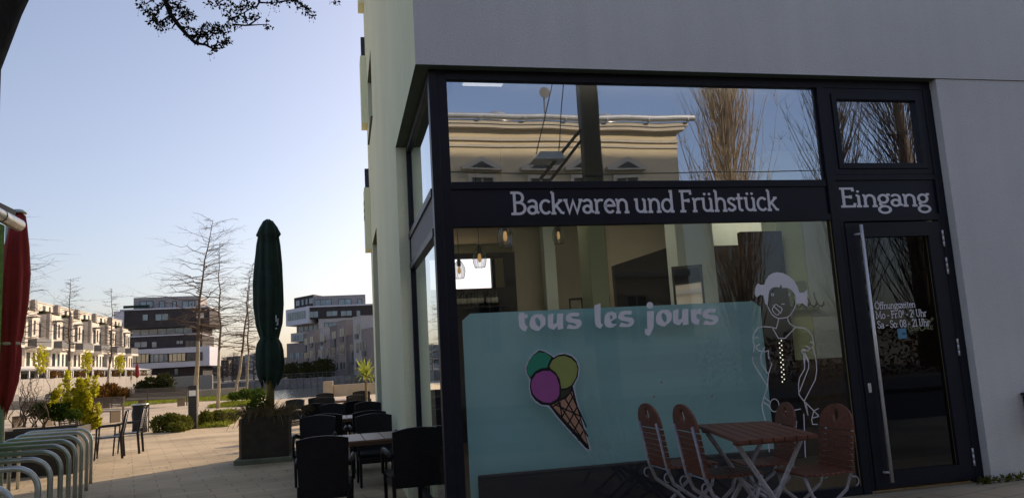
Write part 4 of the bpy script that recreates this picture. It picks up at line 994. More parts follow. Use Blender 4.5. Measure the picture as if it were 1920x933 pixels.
bush('yellow_shrub', 'bright yellow green sunlit shrub rising from the trough behind the bike hoops', 'shrub',
     [bl(158, 762, D1, 15, 26), bl(126, 730, D1, 6, 32), bl(178, 726, D1, 6, 20), bl(104, 748, D1, 8, 16), bl(150, 738, D1, 8, 26), bl(185, 768, D1, 6, 9), bl(170, 790, D1, 13, 16), bl(126, 766, D1, 11, 14), bl(90, 768, D1, 7, 11), bl(164, 726, D1, 5, 18), bl(140, 748, D1, 8, 18), bl(184, 792, D1, 6, 10), bl(112, 733, D1, 4, 12)], 4300, 'laurel', .075, base=tuple(at(150, 800, D1)), upright=.9)
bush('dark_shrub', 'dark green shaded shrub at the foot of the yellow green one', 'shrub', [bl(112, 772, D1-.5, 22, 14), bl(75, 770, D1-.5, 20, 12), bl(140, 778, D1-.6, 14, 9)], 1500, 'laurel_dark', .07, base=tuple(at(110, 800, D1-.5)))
b = MB(); cw = thing('corkscrew_willow', 'bare twisted willow shrub between the red parasol and the yellow shrub', 'shrub', (-7.4, 8.0, TG+.8))
for k in range(16):
    p = at(random.uniform(25, 85), 800, 15.0+random.uniform(-.4, .4)); pts = []; z = p.z; x, y = p.x, p.y; ph = random.uniform(0, 6)
    top = random.uniform(.5, 1.0)
    for s in range(12):
        pts.append((x, y, z)); z += top/11; x += .045*math.sin(s*1.1+ph)+random.gauss(0, .012); y += .04*math.cos(s*1.2+ph)
    b.tube(pts, [.010*(1-s/13)+.002 for s in range(12)], 4)
    for s in range(3, 11, 2):
        q = pts[s]; b.tube([q, (q[0]+random.gauss(0, .06), q[1]+random.gauss(0, .05), q[2]+.09), (q[0]+random.gauss(0, .12), q[1], q[2]+.16)], [.004, .003, .0015], 4)
b.build('branches', 'twig', cw)
# ---- metal armchairs
def make_metal_chair(label):
    t = thing('metal_armchair', label, 'chair', (0, 0, 0), 'slim metal armchairs standing in the sun')      # faces +x rotated later
    b = MB(); b.bbox(-.24, .24, -.235, .235, .425, .445, .006); b.build('seat', 'dark_metal', t)
    for s in (-1, 1):
        y = s*.25
        b = MB(); b.tube([(.24, y, 0), (.21, y, .45), (.205, y, .60), (.17, y, .655), (-.23, y, .665)], [.016, .017, .017, .017, .015], 6); b.build('armrest', 'dark_metal', t, smooth=True)
        b = MB(); b.tube([(-.27, y, 0), (-.235, y, .44), (-.34, y, .95)], [.016, .018, .017], 6, flat=(1.5, .8)); b.build('leg', 'dark_metal', t, smooth=True)
    b = MB()
    for k in range(9): z = .52+k*.047; x = -.235-.105*(z-.44)/.51; b.bbox(x-.008, x+.008, -.24, .24, z, z+.034, .003)
    b.build('backrest', 'dark_metal', t)
    return t
mc = make_metal_chair('slim dark metal armchair nearest the bike hoops, seen from the side'); put(mc, -5.45, 11.15, 190)
o = copy_tree(mc); o['label'] = 'slim dark metal armchair facing left, standing farther right beside the bag bin'; put(o, -5.30, 12.0, 184)
o = copy_tree(mc); o['label'] = 'slim dark metal armchair mostly hidden behind the yellow shrub'; put(o, -6.35, 12.3, -25)

# ---- litter bin with black bag
p = onZ(262, 810); t = thing('litter_bin', 'litter bin wrapped in a black bag with a pale rim, by the metal chairs', 'bin', (p.x, p.y, TG))
b = MB(); n = 20
prof = [(.19, .0), (.215, .05), (.20, .3), (.225, .55), (.21, .75), (.225, .82)]
for k, (r_, z) in enumerate(prof):
    for a in range(n):
        q = 2*math.pi*a/n; f = 1+.08*math.sin(5*q+k*1.7)+.04*math.sin(9*q-k); b.v.append((p.x+r_*f*math.cos(q), p.y+r_*f*math.sin(q), TG+z))
for k in range(len(prof)-1):
    for a in range(n): b.f.append((k*n+a, k*n+(a+1) % n, (k+1)*n+(a+1) % n, (k+1)*n+a)); b.m.append(0)
b.f.append(tuple(5*n+a for a in range(n))); b.m.append(0); b.build('bag', 'bag', t, smooth=True)
b = MB(); b.tube([(p.x+.235*math.cos(q), p.y+.235*math.sin(q), TG+.84) for q in [k*math.pi/10 for k in range(21)]], .02, 6); b.build('rim', 'galvanised', t, smooth=True)
b = MB(); b.tube([(p.x+.25, p.y, TG), (p.x+.25, p.y, TG+.82)], .016, 6); b.build('post', 'dark_metal', t)
# ---- bollard lamp
p = onZ(362, 803); s = 19*.5/F
t = thing('bollard_light', 'square dark bollard light with a white lens near its top, between the hedges', 'lamp', (p.x, p.y, TG))
b = MB(); b.bbox(p.x-.125, p.x+.125, p.y-.125, p.y+.125, TG-.02, TG+1.32, .01); b.build('post', 'bollard', t)
b = MB(); b.box(p.x-.10, p.x+.10, p.y-.128, p.y-.1255, TG+1.0, TG+1.17); b.build('lens', 'lamp_lens', t)
# ---- benches
def bench(p0, p1, h, lab, depth=.5, legs=(0.02, .98)):
    t = thing('park_bench', lab, 'bench', ((p0.x+p1.x)/2, (p0.y+p1.y)/2, TG), 'slatted benches along the lawn')
    d = (p1-p0); L = d.length; d.normalize(); nrm = Vector((d.y, -d.x, 0)); rot = Matrix.Rotation(math.atan2(d.y, d.x), 3, 'Z')
    def bx(b, u, v, z0, z1, lu, lv, m=0): c = p0+d*u+nrm*v; b.cbox((c.x, c.y, TG+(z0+z1)/2), (lu, lv, z1-z0), m, rot)
    b = MB()
    for k in range(7): bx(b, L/2, -.02-.02*k, .58+k*(h-.58)/7, .58+(k+.72)*(h-.58)/7, L, .035)
    b.build('backrest', 'bench_wood', t)
    b = MB()
    for k in range(5): bx(b, L/2, .08+k*.095, .42, .455, L, .08)
    b.build('seat', 'bench_wood', t)
    for u in legs:
        b = MB(); bx(b, L*u, .27, .0, .419, .06, .45); bx(b, L*u, -.1, .0, h-.02, .06, .05); b.build('leg', 'bench_wood', t)
    return t
bench(onZ(205, 764), onZ(349, 760), 1.12, 'long weathered slatted bench on the lawn behind the litter bin', legs=(.01, .5, .99))
bench(onZ(165, 792), onZ(228, 790), 1.0, 'short dark slatted bench behind the metal armchairs')
bench(onZ(40, 800), onZ(100, 797), 1.0, 'slatted bench half hidden behind the bare willow shrub')
# ---- hedges
def hb(px, py, dep, rp, hp_): return bl(px, py, dep, rp, hp_)
bush('low_hedge', 'low leafy hedge to the left of the bollard light', 'hedge', [hb(298, 795, 23.2, 16, 14), hb(322, 792, 23.2, 20, 16), hb(345, 794, 23.4, 16, 14), hb(335, 801, 22.8, 18, 8)], 2600, 'hedge_leaf', .09)
bush('low_hedge', 'low leafy hedge to the right of the bollard light', 'hedge', [hb(385, 786, 24.5, 15, 15), hb(410, 785, 25, 18, 14), hb(430, 786, 25.5, 12, 11)], 2200, 'hedge_leaf', .09)
bush('flowering_shrubs', 'green flowering shrub bed beside the planter, behind the young trees', 'shrub', [hb(440, 742, 44, 14, 6), hb(462, 738, 42, 16, 8), hb(485, 738, 40, 14, 9)], 1500, 'box_leaf', .14)
bush('rust_bush', 'rust brown bush behind the long bench, left end', 'bush', [hb(205, 734, 48, 18, 13), hb(228, 738, 48, 14, 9), hb(185, 738, 47, 14, 12)], 1500, 'rust_leaf', .22)
bush('dark_bush', 'dark shrubby bush in front of the dark apartment block', 'bush', [hb(285, 717, 62, 22, 8), hb(308, 713, 62, 16, 11), hb(264, 726, 62, 13, 9), hb(322, 724, 62, 8, 10), hb(290, 736, 62, 26, 12), hb(312, 736, 62, 14, 12), hb(270, 740, 62, 14, 9)], 2600, 'hedge_dark', .26)
p = onX(690, 735, -.25)
# yucca
b = MB(); yx, yy = -.30, 12.2; q = far(686, 706, 18.6); yx, yy, yz = q.x, q.y, q.z
for k in range(70):
    a = random.uniform(0, 6.28); el = random.uniform(-.2, 1.4); L = random.uniform(.35, .62); d = Vector((math.cos(a)*math.cos(el), math.sin(a)*math.cos(el), math.sin(el))); s_ = d.cross(Vector((0, 0, 1))).normalized()*.022
    p0 = Vector((yx, yy, yz)); p1 = p0+d*L*.55; p2 = p0+d*L+Vector((0, 0, -.12*math.cos(el)))
    b.poly((p0-s_*.5, p0+s_*.5, p1+s_, p1-s_)); b.poly((p1-s_, p1+s_, p2))
yt = thing('yucca_plant', 'spiky yellow green yucca in a pot by the cafe wall', 'plant', (yx, yy, TG)); b.build('leaves', 'yucca', yt)
b = MB(); b.tube([(yx, yy, TG+.3), (yx, yy, yz)], .03, 8); b.build('stem', 'bark', yt)
b = MB(); b.lathe((yx, yy, TG), ((.14, 0), (.19, .35), (.2, .36), (.17, .36)), 14); b.build('pot', 'planter', yt)
# ================================================================== TERRACED HOUSES ACROSS THE INLET (left)
def win(par, x, y0, y1, z0, z1, ax='x', m='far_window', fm='rail_grey', name='window'):
    b = MB(); d = .06
    if ax == 'x':
        b.box(x, x+d, y0, y0+d, z0, z1); b.box(x, x+d, y1-d, y1, z0, z1); b.box(x, x+d, y0+d, y1-d, z1-d, z1); b.box(x, x+d, y0+d, y1-d, z0, z0+d)
        if y1-y0 > 1: b.box(x, x+d, (y0+y1)/2-.03, (y0+y1)/2+.03, z0+d, z1-d)
        b.box(x+.012, x+.022, y0+d, y1-d, z0+d, z1-d, 1)
    return b.build(name, [fm, m], par)
def make_house(lab):
    t = thing('terraced_house', lab, 'house', (0, 0, 0), 'cream terraced houses across the inlet')
    b = MB(); b.box(-9, 0, .0, 5.2, .6, 10.35); b.box(-9, -.45, 5.2, 8.15, .6, 10.1); b.box(-.45, -.002, 5.2, 8.15, .6, 6.2); b.build('wall', 'cream_render', t)
    b = MB(); b.box(.0, .4, -.05, .6, 3.75, 10.5); b.box(-3.4, -1.3, -.05, .75, 10.36, 12.15); b.build('pier', 'shaded_cream', t)  # pier shade comes from the darker colour
    b = MB(); b.box(-9, -1.8, .75, 8.15, 10.36, 12.0); b.box(-9, -1.7, .75, 8.2, 12.0, 12.1); b.build('penthouse', 'cream_render', t)
    for y0, y1, z0, z1 in ((1.1, 1.8, 7.3, 9.3), (2.5, 3.6, 7.3, 9.3), (4.2, 4.7, 7.6, 9.3)): win(t, -.02, y0, y1, z0, z1)
    for y0, y1 in ((5.7, 6.5), (7.1, 7.7)): win(t, -.47, y0, y1, 7.4, 9.2)
    for y0, y1 in ((1.0, 1.7), (2.3, 3.3), (4.2, 4.9), (5.8, 6.4), (7.1, 7.8)): win(t, -.02, y0, y1, 3.95, 5.55)
    for y0, y1 in ((1.4, 2.2), (4.0, 4.9), (6.2, 6.7)): win(t, -1.82, y0, y1, 10.6, 11.75)
    b = MB(); b.box(.56, 1.6, .9, 5.4, 5.8, 6.1); b.box(.0, .559, .61, 5.4, 5.8, 6.1); ba = b.build('balcony', 'cream_render', t)
    b = MB()
    b.box(1.54, 1.58, .92, 5.38, 7.0, 7.06); b.box(1.555, 1.565, .95, 5.35, 6.12, 6.95)
    for k in range(2): b.box(.56, 1.54, .92+k*4.4, .96+k*4.4, 7.0, 7.05); b.box(.57, 1.54, .935+k*4.4, .945+k*4.4, 6.12, 6.97)
    b.build('railing', 'rail_grey', ba)
    b = MB(); b.box(.0, 1.0, 2.2, 3.9, 9.55, 9.65); b.build('canopy', 'rail_grey', t)
    b = MB(); b.box(-1.6, -.2, .8, 5.1, 10.352, 10.55); b.box(-1.3, -.7, 1.2, 4.6, 10.55, 10.85); b.build('roof_terrace_planting', 'hedge_dark', t)
    b = MB()
    for y in (.4, 2.9, 5.4, 7.9): b.box(2.9, 3.05, y-.07, y+.07, .6, 3.25); b.box(.01, 3.0, y-.05, y+.05, 3.25, 3.38)
    b.poly(((.02, .2, 3.95), (3.3, .2, 3.40), (3.3, 8.0, 3.40), (.02, 8.0, 3.95))); b.box(2.9, 3.05, .1, 8.1, 3.26, 3.39); b.build('pergola', 'white_paint', t)
    for y0, y1 in ((1.0, 2.6), (3.4, 4.8), (5.6, 7.6)): win(t, -.015, y0, y1, .9, 3.1)
    b = MB(); b.box(3.0, 3.06, .3, 8.0, .6, 1.7); b.build('terrace_screen', 'garden_wall', t)
    return t
lab_h = ['nearest cream terraced house beside the red parasol', 'second cream terraced house from the red parasol', 'third cream terraced house, behind the bare tree with level twigs', 'fourth cream terraced house, left of the slender bare tree',
         'fifth cream terraced house, right of the slender bare tree', 'last cream terraced house, touching the dark apartment block', 'cream terraced house mostly hidden by the red parasol']
h0 = None
for lab, ya in zip(lab_h, (90.35, 98.5, 106.5, 114.6, 122.75, 130.9, 82.2)):
    if h0 is None: h0 = make_house(lab); o = h0
    else: o = copy_tree(h0); o['label'] = lab
    o.location = (-36, ya, 0)
b = MB()
for k in range(24): b.bbox(-32.4, -32.2, 60.5+k*3.3, 60.5+k*3.3+3.27, -1.3, 2.35+.05*(k % 2), .02)
tag(b.build('garden_wall', 'garden_wall', loc=(-32.3, 100, -1.3)), 'long pale garden wall along the water below the terraced houses', 'wall')
b = MB()
for k in range(34): y = 64+k*2.2; x = -31.2+random.gauss(0, .3); b.bbox(x-.5, x+.5, y, y+1.9, -1.3, .4+random.random()*.7, .1)
tag(b.build('embankment', 'quay_stone'), kind='structure')
for k, (px, py) in enumerate(((77, 672), (163, 676), (224, 680))):
    d = [102.0, 118.0, 134.0][k]; p = onX(px, py, -32.7)
    bush('small_tree', ['small yellow green tree in the front garden nearest the red parasol', 'small yellow green tree in the middle front garden of the row', 'small yellow green tree in the last front garden of the row'][k], 'tree',
         [(p.x, p.y, p.z-.3, .75, 1.2), (p.x, p.y+.3, p.z+.6, .5, .7)], 420, 'laurel', .32, base=(p.x, p.y, 1.0), group='small garden trees of the terraced row')
# brown garden hedges behind the pergola posts
for k in range(6):
    y0 = 92+k*8.1; bush('garden_hedge', words[k]+' brown garden hedge from the left under the terraced houses', 'hedge', [(-32.9, y0, 2.5, .8, .7), (-32.9, y0+1.6, 2.4, .7, .6)], 260, 'rust_leaf', .3, base=(-32.9, y0, 1.2), group='garden hedges of the terraced row')
b = MB(); p = onX(257, 705, -31.5); pr = parasol('closed_parasol', 'small closed salmon parasol in front of the dark apartment block', (p.x, p.y, 1.2), [(.9, .1), (1.2, .28), (2.4, .2), (3.2, .05)], 6, 'parasol_red', 'white_paint', .05, 3.2, 1.0)

# ================================================================== DARK APARTMENT BLOCK
YT = 150
tw_ = thing('apartment_block', 'dark brick apartment block with a white band storey at the end of the row', 'building', (-32.5, YT, .3))
def pr_rect(ox, oy, sc, r, Yp):
    c = onY(ox+(r[0]+r[2])/2/sc, oy+(r[1]+r[3])/2/sc, Yp); k = (Yp-CAM.y)/ray(ox+(r[0]+r[2])/2/sc, oy).y/F
    w_, h_ = (r[2]-r[0])/sc*k, (r[3]-r[1])/sc*k; return c.x-w_/2, c.x+w_/2, c.z-h_/2, c.z+h_/2
def tbox(r, y0, y1, name, m, par=tw_, fm=None):
    x0, x1, z0, z1 = pr_rect(200, 530, 4.665, r, YT); b = MB(); b.box(x0, x1, YT+y0, YT+y1, z0, z1, 0, fm); return b.build(name, m, par)
def twin(r, y, n=2, m='sky_window', par=tw_, org=(200, 530, 4.665), Yp=YT):
    x0, x1, z0, z1 = pr_rect(*org, r, Yp); b = MB(); d = .10; y = Yp+y
    b.box(x0, x1, y-.06, y, z1-d, z1); b.box(x0, x1, y-.06, y, z0, z0+d)
    for k in range(n+1): xx = x0+(x1-x0)*k/n; b.box(xx-.05, xx+.05, y-.06, y, z0+d, z1-d)
    b.box(x0, x1, y-.03, y-.02, z0+d, z1-d, 1); return b.build('window', ['dark_metal', m], par)
tbox((232, 112, 770, 222), 2.2, 12, 'penthouse', ['tower_grey', 'tower_dark'], fm={'-x': 1})
tbox((150, 218, 880, 229), -.1, 13, 'roof_edge', 'tower_white'); tbox((152, 229, 875, 388), 0, 14, 'upper_storey', 'tower_dark')
tbox((212, 388, 800, 455), 1.8, 14, 'glazed_storey', 'tower_dark'); tbox((205, 452, 800, 462), -.05, 14, 'floor_edge', 'tower_white')
tbox((208, 462, 812, 575), .1, 14, 'middle_storey', 'tower_dark'); 
x0, x1, z0, z1 = pr_rect(200, 530, 4.665, (205, 572, 882, 738), YT); b = MB(); b.box(x0-3, x1, YT-1.0, YT+13, z0, z1); b.build('white_storey', 'tower_white', tw_)
tbox((390, 738, 818, 830), .8, 12, 'ground_storey', 'tower_dark')
tbox((70, 250, 150, 392), -.4, 12, 'side_wing', 'tower_white'); 
for r, y, n, m in (((272,150,378,218),2.15,2,'sky_window'), ((440,150,485,218),2.15,1,'sky_window'), ((558,150,588,218),2.15,1,'sky_window'), ((647,148,750,216),2.15,2,'sky_window'),
                ((315,272,360,332),-.01,1,'sky_window'), ((430,268,535,330),-.01,2,'sky_window'), ((785,260,852,312),-.01,2,'cream_render'), ((218,392,715,450),1.75,7,'sky_window'),
                ((245,512,350,566),.08,2,'sky_window'), ((395,512,436,566),.08,1,'sky_window'), ((610,500,665,536),.08,2,'sky_window'), ((690,500,800,560),.08,3,'far_window'),
                ((205,622,384,702),-1.02,5,'altbau'), ((388,622,548,694),-1.02,4,'sky_window'), ((552,615,700,688),-1.02,4,'altbau'), ((704,608,840,680),-1.02,3,'far_window'), ((585,745,618,806),.78,1,'sky_window')):
    twin(r, y, n, m)
x0, x1, z0, z1 = pr_rect(200, 530, 4.665, (155, 196, 366, 220), YT); b = MB(); b.box(x0, x1, YT-.05, YT+.03, z0, z1); b.build('terrace_screen', 'parasol_green', tw_)
# sloped planted forecourt
x0, x1, z0, z1 = pr_rect(200, 530, 4.665, (470, 815, 915, 905), YT-8); b = MB(); b.bbox(x0, x1, YT-9, YT-8, -1.3, z1, .1); tag(b.build('retaining_wall', 'concrete', loc=(x0, YT-8.5, -1.3)), 'pale stone retaining wall in front of the dark apartment block', 'wall')

# ================================================================== RIGHT APARTMENT BLOCK AND TERRACE
YR = 210
tr_ = thing('apartment_block', 'stepped apartment block with cantilevered white corner box behind the grey houses', 'building', (-2, YR, .3))
O2 = (520, 530, 4.445)
def rbox(r, y0, y1, name, m, fm=None):
    x0, x1, z0, z1 = pr_rect(*O2, r, YR); b = MB(); b.box(x0, x1, YR+y0, YR+y1, z0, z1, 0, fm); return b.build(name, m, tr_)
rbox((302, 95, 733, 188), 3, 16, 'penthouse', ['tower_grey', 'tower_dark'], {'-x': 1})
rbox((252, 184, 790, 195), -.2, 18, 'roof_edge', 'tower_white'); rbox((254, 195, 790, 290), 0, 20, 'dark_storey', ['tower_dark', 'tower_white'], {'-x': 1})
rbox((352, 290, 790, 372), .2, 20, 'pale_storey', 'row_pale'); rbox((352, 372, 790, 760), .3, 20, 'lower_storeys', 'row_taupe')
# left wing turned back along the water
def vface(px0, px1, ptl, ptr, pbl, pbr, yr, yl, name, m, thick=6):
    P0, P1 = onY(px0, ptl, yl), onY(px1, ptr, yr); Q0, Q1 = onY(px0, pbl, yl), onY(px1, pbr, yr); b = MB()
    zt, zb_ = P1.z, Q1.z
    b.ext([(P0.x, P0.y), (P1.x, P1.y), (P1.x+2.5, P1.y+thick), (P0.x+2.5, P0.y+thick)], 2, zb_, zt); return b.build(name, m, tr_), (P0, P1, zb_, zt)
def vwins(f, us, z0, z1, m='sky_window', nmn='window'):
    P0, P1, zb_, zt = f
    for u0, u1 in us:
        b = MB(); a, c = P0.lerp(P1, u0), P0.lerp(P1, u1); n_ = Vector((-(P1.y-P0.y), (P1.x-P0.x), 0)).normalized()
        if n_.y > 0: n_ = -n_
        o_ = n_*.06; H = zt-zb_
        b.poly([(p.x+o_.x, p.y+o_.y, z) for p, z in ((a, zb_+H*z0), (c, zb_+H*z0), (c, zb_+H*z1), (a, zb_+H*z1))])
        o2 = n_*.08
        for s in range(3):
            q0, q1 = a.lerp(c, s/2-.03 if s else 0), a.lerp(c, min(1, s/2+.03))
            b.poly([(p.x+o2.x, p.y+o2.y, z) for p, z in ((q0, zb_+H*z0), (q1, zb_+H*z0), (q1, zb_+H*z1), (q0, zb_+H*z1))], 1)
        b.build(nmn, [m, 'dark_metal'], tr_)
px = lambda x: 520+x/4.445
py = lambda y: 530+y/4.445
_, f = vface(px(70), px(254), py(240), py(195), py(378), py(335), YR-1, YR+9, 'corner_box', 'tower_white'); vwins(f, [(.08+.105*k, .08+.105*k+.09) for k in range(8)], .3, .78)
_, f = vface(px(140), px(302), py(155), py(96), py(205), py(186), YR+3, YR+12, 'penthouse_side', 'tower_dark'); vwins(f, [(.1, .3), (.4, .5), (.6, .7), (.78, .97)], .2, .7)
_, f = vface(px(160), px(355), py(378), py(335), py(420), py(395), YR+1, YR+9, 'recessed_storey', 'row_taupe'); vwins(f, [(.1, .3), (.35, .5), (.55, .7), (.75, .9)], .15, .8)
_, f = vface(px(112), px(355), py(435), py(395), py(515), py(470), YR-1, YR+9, 'lower_corner_box', 'row_pale'); vwins(f, [(.08, .25), (.27, .45)], .15, .75)
_, f = vface(px(78), px(355), py(525), py(480), py(650), py(745), YR-2, YR+9, 'brick_base', 'row_brown'); vwins(f, [(.1, .22), (.27, .4), (.45, .5)], .48, .68); vwins(f, [(.15, .5)], .1, .3)
for r, y, n in (((312,130,447,186),2.95,3), ((510,126,616,184),2.95,2), ((670,124,707,182),2.95,1), ((410,232,500,278),-.03,2), ((530,230,620,276),-.03,2), ((660,228,692,275),-.03,1), ((268,235,340,290),-.03,2), ((395,328,520,370),.15,4)):
    twin(r, y, n, 'sky_window', tr_, O2, YR)

# four grey houses, row turned towards the water
A0, A1 = Vector((7.6, 134.5, 0)), Vector((-8.7, 186, 0)); dv = (A1-A0).normalized(); nv = Vector((-dv.y, dv.x, 0)); nv = nv if nv.x < 0 else -nv
def onrow(px_, py_): 
    d = ray(px_, py_); tt = (A0-CAM).dot(nv)/d.dot(nv); p = CAM+d*tt; return (p-A0).dot(dv), p.z
def rowhouse(lab, secs, wins, dark=()):
    us = [onrow(px(s[0]), 650)[0] for s in secs]+[onrow(px(s[1]), 650)[0] for s in secs]; um = sum(us)/len(us); o0 = A0+dv*um
    t = thing('grey_townhouse', lab, 'house', (o0.x, o0.y, .25), 'grey townhouses on the far bank')
    def slabp(b, u0, u1, z0, z1, d0, d1, m=0):
        p = [A0+dv*u0+nv*d0, A0+dv*u1+nv*d0, A0+dv*u1+nv*d1, A0+dv*u0+nv*d1]; b.ext([(q.x, q.y) for q in p], 2, z0, z1, m)
    for (x0, x1, top, m, d) in secs:
        u0, u1 = onrow(px(x1), 650)[0], onrow(px(x0), 650)[0]; z1 = onrow(px((x0+x1)/2), py(top))[1]; b = MB(); slabp(b, u0, u1, .2, z1, d, -9); slabp(b, u0-.05, u1+.05, z1+.002, z1+.2, d+.06, -9); b.build('wall', m, t)
    for (x0, y0, x1, y1, kind) in wins:
        (u1, za), (u0, zb_) = onrow(px(x0), py(y0)), onrow(px(x1), py(y1)); za_, zz = onrow(px((x0+x1)/2), py(y0))[1], onrow(px((x0+x1)/2), py(y1))[1]
        sec = [s for s in secs if s[0] <= (x0+x1)/2 <= s[1]]; d = (sec[0][4] if sec else 0)
        b = MB()
        if kind == 'w':
            slabp(b, u0, u1, zz, za_, d+.05, d+.02, 1); slabp(b, u0-.06, u1+.06, zz-.12, zz, d+.14, d+.001); slabp(b, (u0+u1)/2-.04, (u0+u1)/2+.04, zz, za_, d+.08, d+.051)
            b.build('window', ['row_pale', 'far_window'], t)
        else:
            slabp(b, u0, u1, zz, za_, d+.3, d+.001); b.build('balcony', 'rail_grey', t)
    return t
rowhouse('nearest grey townhouse on the far bank, right beside the cafe wall', [(635, 700, 285, 'row_pale', .0), (700, 790, 385, 'row_taupe', -.3)],
         [(655,352,688,425,'w'), (655,425,678,465,'r'), (655,500,680,580,'w'), (686,498,700,560,'w'), (706,490,730,560,'w'), (706,562,730,605,'r'), (660,650,675,730,'w'), (688,645,700,730,'w'), (712,640,732,720,'w')])
rowhouse('brown grey townhouse with dark bay, second from the cafe wall', [(440, 515, 362, 'row_brown', .0), (515, 580, 320, 'row_taupe', .25), (580, 635, 440, 'row_brown', -.2)],
         [(455,405,490,462,'w'), (455,465,488,535,'r'), (530,378,568,445,'w'), (530,447,566,485,'r'), (455,538,485,605,'w'), (498,530,520,590,'w'), (498,592,520,628,'r'), (532,518,570,590,'w'), (598,512,626,572,'w'), (598,575,630,668,'r'), (455,668,472,725,'w'), (500,665,522,725,'w'), (535,660,550,720,'w'), (560,658,572,715,'w')])
rowhouse('pale grey townhouse, third from the cafe wall', [(360, 385, 378, 'row_pale', .1), (385, 440, 480, 'row_taupe', -.2)],
         [(370,428,398,485,'w'), (370,487,382,520,'r'), (372,550,385,620,'w'), (404,545,420,600,'w'), (404,602,420,640,'r'), (370,678,384,740,'w'), (404,672,418,735,'w')])
rowhouse('farthest grey townhouse, next to the stepped apartment block', [(220, 255, 425, 'row_brown', 0), (255, 320, 400, 'row_taupe', .2), (320, 360, 500, 'row_brown', -.2)],
         [(228,462,250,515,'w'), (224,517,246,575,'r'), (280,445,310,500,'w'), (280,502,306,532,'r'), (226,580,248,630,'w'), (258,570,272,625,'w'), (258,625,272,655,'r'), (280,562,304,622,'w'), (330,556,352,612,'w'), (330,614,352,648,'r'), (226,688,240,740,'w'), (258,685,272,740,'w'), (330,680,352,735,'w')])
for k, (x0, x1) in enumerate(((150, 260), (250, 370), (370, 480), (480, 600), (590, 690))):
    cs = []
    for j in range(4):
        u, z = onrow(px(x0+(x1-x0)*(j+.5)/4), py(730)); p = A0+dv*u+nv*(5+random.random()*2); cs.append((p.x, p.y, 1.5+random.random()*.5, 1.5, 1.7))
    bush('reed_hedge', words[k]+' dark reedy hedge from the left at the foot of the grey townhouses', 'hedge', cs, 1000, 'hedge_dark', .5, base=(cs[0][0], cs[0][1], .25), group='hedges before the grey townhouses', upright=1)
# far quay with railing
b = MB()
for k in range(30): x = -34+k*1.25; b.bbox(x, x+1.22, 145.2-.1*(k % 2), 146.0, -1.3, .32+.06*((k*7) % 3), .05)
for k in range(14): u = k/14; x, y = 1.5+7.5*u, 146-18*u; b.bbox(x-.5, x+.6, y-1.4, y, -1.3, .34+.05*(k % 3), .05)
tag(b.build('far_quay', 'quay_stone'), kind='structure')
b = MB()
for k in range(40): b.box(-30+k*.8, -29.95+k*.8, 145.3, 145.35, .32, 1.25)
b.box(-30, 2, 145.29, 145.36, 1.25, 1.31); b.box(-30, 2, 145.3, 145.35, .8, .84)
tag(b.build('quay_railing', 'rail_grey', loc=(-14, 145.3, .32)), 'dark railing along the far quay below the grey townhouses', 'railing')
# sandstone parapet on the near quay
p0, p1 = onY(606, 733, 42), onY(625, 733, 42)
b = MB(); b.bbox(p0.x, p1.x, 41.6, 42.5, TG-.05, onY(615, 714, 42).z, .04); b.bbox(p1.x+.002, 22, 41.8, 42.2, TG-.05, onY(660, 719, 42).z, .03)
tag(b.build('quay_parapet', 'sandstone', loc=(p0.x, 42, TG)), 'low sandstone parapet with a square end pier by the water', 'wall')
b = MB(); b.bbox(-33.9, -8.2, 59.3, 59.9, TG-.05, .55, .04); tag(b.build('quay_parapet', 'sandstone', loc=(-20, 59.5, TG)), 'long low sandstone parapet behind the young trees', 'wall')
# distant buildings between the blocks
for k, (x0, x1, yt, yb, dep, m, lab) in enumerate(((425, 462, 668, 712, 260, 'row_taupe', 'distant brown building behind the thin bare trees'), (459, 486, 664, 712, 258, 'row_pale', 'distant pale building with blue grey panels left of the parasol'), (386, 428, 676, 712, 250, 'sandstone', 'distant low building right of the dark apartment block'), (484, 545, 672, 712, 270, 'row_taupe', 'distant flat roofed building behind the green parasol'))):
    a, c = far(x0, yt, dep), far(x1, yt, dep); t = thing('distant_building', lab, 'building', ((a.x+c.x)/2, a.y, .25)); b = MB(); b.box(a.x, c.x, a.y, a.y+12, .2, a.z); b.build('wall', m, t)
    n = 5
    for i in range(n):
        for j in range(3):
            xx = a.x+(c.x-a.x)*(i+.5)/n; zz = .8+(a.z-1)*(j+.3)/3; b = MB(); b.box(xx-.4, xx+.4, a.y-.05, a.y-.01, zz, zz+1.4); b.build('window', 'sky_window' if k == 1 else 'far_window', t)

